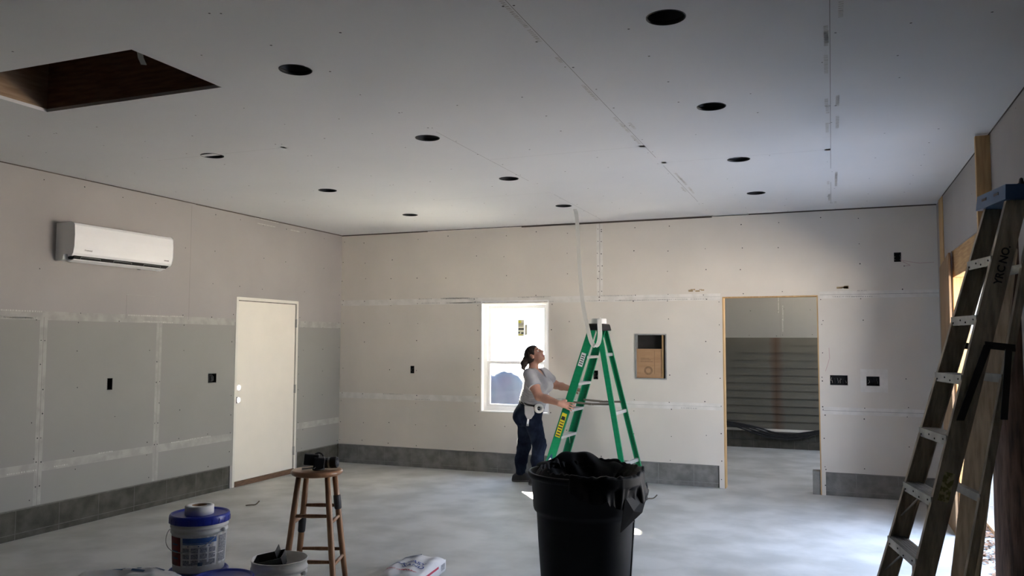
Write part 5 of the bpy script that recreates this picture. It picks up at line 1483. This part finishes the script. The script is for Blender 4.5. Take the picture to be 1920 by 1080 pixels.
# sleeve ends
sl, X, Y, Zz = T._win((-.1, .12, .9), (.35, .36, 1.3), 0)
dR = (REL - RSH); LR = np.linalg.norm(dR); dR = dR / LR
tt = (X - RSH[0]) * dR[0] + (Y - RSH[1]) * dR[1] + (Zz - RSH[2]) * dR[2]
ds = np.sqrt(np.maximum((X - RSH[0]) ** 2 + (Y - RSH[1]) ** 2 + (Zz - RSH[2]) ** 2 - tt ** 2, 0))
T.v[sl] = np.where((ds < .11) & (Y > .19), np.maximum(T.v[sl], tt - LR * .58), T.v[sl])
# neckline: V at the front, round behind
T.cap((.120, .0, 1.285), (.135, .0, 1.45), .071, .085, 0, sub=True)
vt = np.array([.155, 0, 1.10]) + BF_ * .17
T.cap((.20, .045, 1.27), (vt[0], vt[1], 1.185), .045, .010, 0, sub=True); T.cap((.17, .025, 1.285), (.25, .07, 1.24), .055, .030, 0, sub=True)
person_obj('t_shirt', T, [SHIRT], per)
# jeans
J = Field((-.2, -.34, .03), (.40, .34, 1.0), .0062)
for _, c, r in TOR[:2]: J.ell(c, np.array(r) + (.002 if c[2] > .9 else .0), .05)
J.ell((-.02, .075, .745), (.085, .09, .10), .04); J.ell((-.03, -.075, .745), (.085, .09, .10), .04)
for H_, K_, A_ in ((RHIP, RKN, RAN), (LHIP, LKN, LAN)):
    mid = K_ * .5 + A_ * .5 + np.array([-.014, 0, 0])
    J.cap(H_, K_, .108, .078, .04); J.cap(K_, mid, .077, .070, .03); J.cap(mid, A_ + [0, 0, .0], .070, .054, .03)
J.noise(lambda X, Y, Zz: .0035 * np.sin(60 * Zz + 14 * np.sin(14 * X)) * (np.exp(-((Zz - .45) / .09) ** 2) + np.exp(-((Zz - .16) / .08) ** 2) + .6 * np.exp(-((Zz - .70) / .07) ** 2)))
J.cut((.0, 0, .075), (0, 0, -1)); J.cut((0, 0, .935), (.25, 0, 1))
person_obj('jeans', J, [JEANS], per)
mb = MB(); ring = []
for i in range(48):
    a = 2 * PI * i / 48; x = .104 + .138 * math.cos(a); y = .166 * math.sin(a); ring.append(PO + RW * x + BW * y + Z * (.912 - .25 * x))
mb.tube(ring, .012, 8, closed=True); mb.build('belt', BLKM, per)
# shoes
for A_, yaw_ in ((RAN, .10), (LAN, .05)):
    S_ = Field((A_[0] - .16, A_[1] - .12, -.015), (A_[0] + .28, A_[1] + .14, .16), .005)
    f = np.array([math.cos(yaw_), math.sin(yaw_), 0]); a0 = np.array([A_[0], A_[1], 0])
    S_.cap(a0 - f * .055 + [0, 0, .048], a0 + f * .05 + [0, 0, .055], .042, .044, .03); S_.cap(a0 + f * .05 + [0, 0, .05], a0 + f * .145 + [0, 0, .036], .044, .036, .03)
    S_.cap(a0 + [0, 0, .06], a0 + [0, 0, .10], .046, .048, .03)
    S_.cap(a0 - f * .060 + [0, 0, .018], a0 + f * .150 + [0, 0, .016], .043, .043, .01)
    S_.cut((0, 0, .002), (0, 0, -1)); S_.cut((0, 0, .108), (0, 0, 1))
    person_obj('shoe', S_, [SHOE, SOLE], per, lambda c: (c[:, 2] < .022).astype(int))
# tool pouch, tool and tape roll on the near hip
pw = lambda a, b, z: PO + RW * a + BW * b + Z * z
mb = MB()
o1 = [pw(.015, .186, .895), pw(.120, .186, .880), pw(.128, .205, .80), pw(.090, .212, .745), pw(.045, .212, .745), pw(.018, .205, .80)]
o2 = [p + BW * .035 for p in o1]
mb.add(o1 + o2, [(0, 1, 2, 3, 4, 5), (11, 10, 9, 8, 7, 6)] + [(i, i + 6, (i + 1) % 6 + 6, (i + 1) % 6) for i in range(6)])
pch = mb.build('tool_pouch', POUCHM, per, bevel=.008, segs=3)
mb = MB(); mb.cbeam(pw(.060, .225, .76), pw(.052, .228, .69), RW * .022, BW * .012); mb.build('tool_handle', WHITEP, pch)
mb = MB(); mb.tube([pw(.052, .228, .692), pw(.050, .228, .668)], .013, 12); mb.build('tool_tip', GALV, pch)
mb = MB(); mb.lathe(pw(.172, .185, .858), [(.024, 0), (.050, 0), (.052, .003), (.052, .037), (.050, .040), (.024, .040), (.024, 0)], 36, axis=BW + RW * .25 + Z * .1)
tag(mb.build('joint_tape_roll', TAPE), 'small white tape roll hanging at the hip of the person', 'tape')
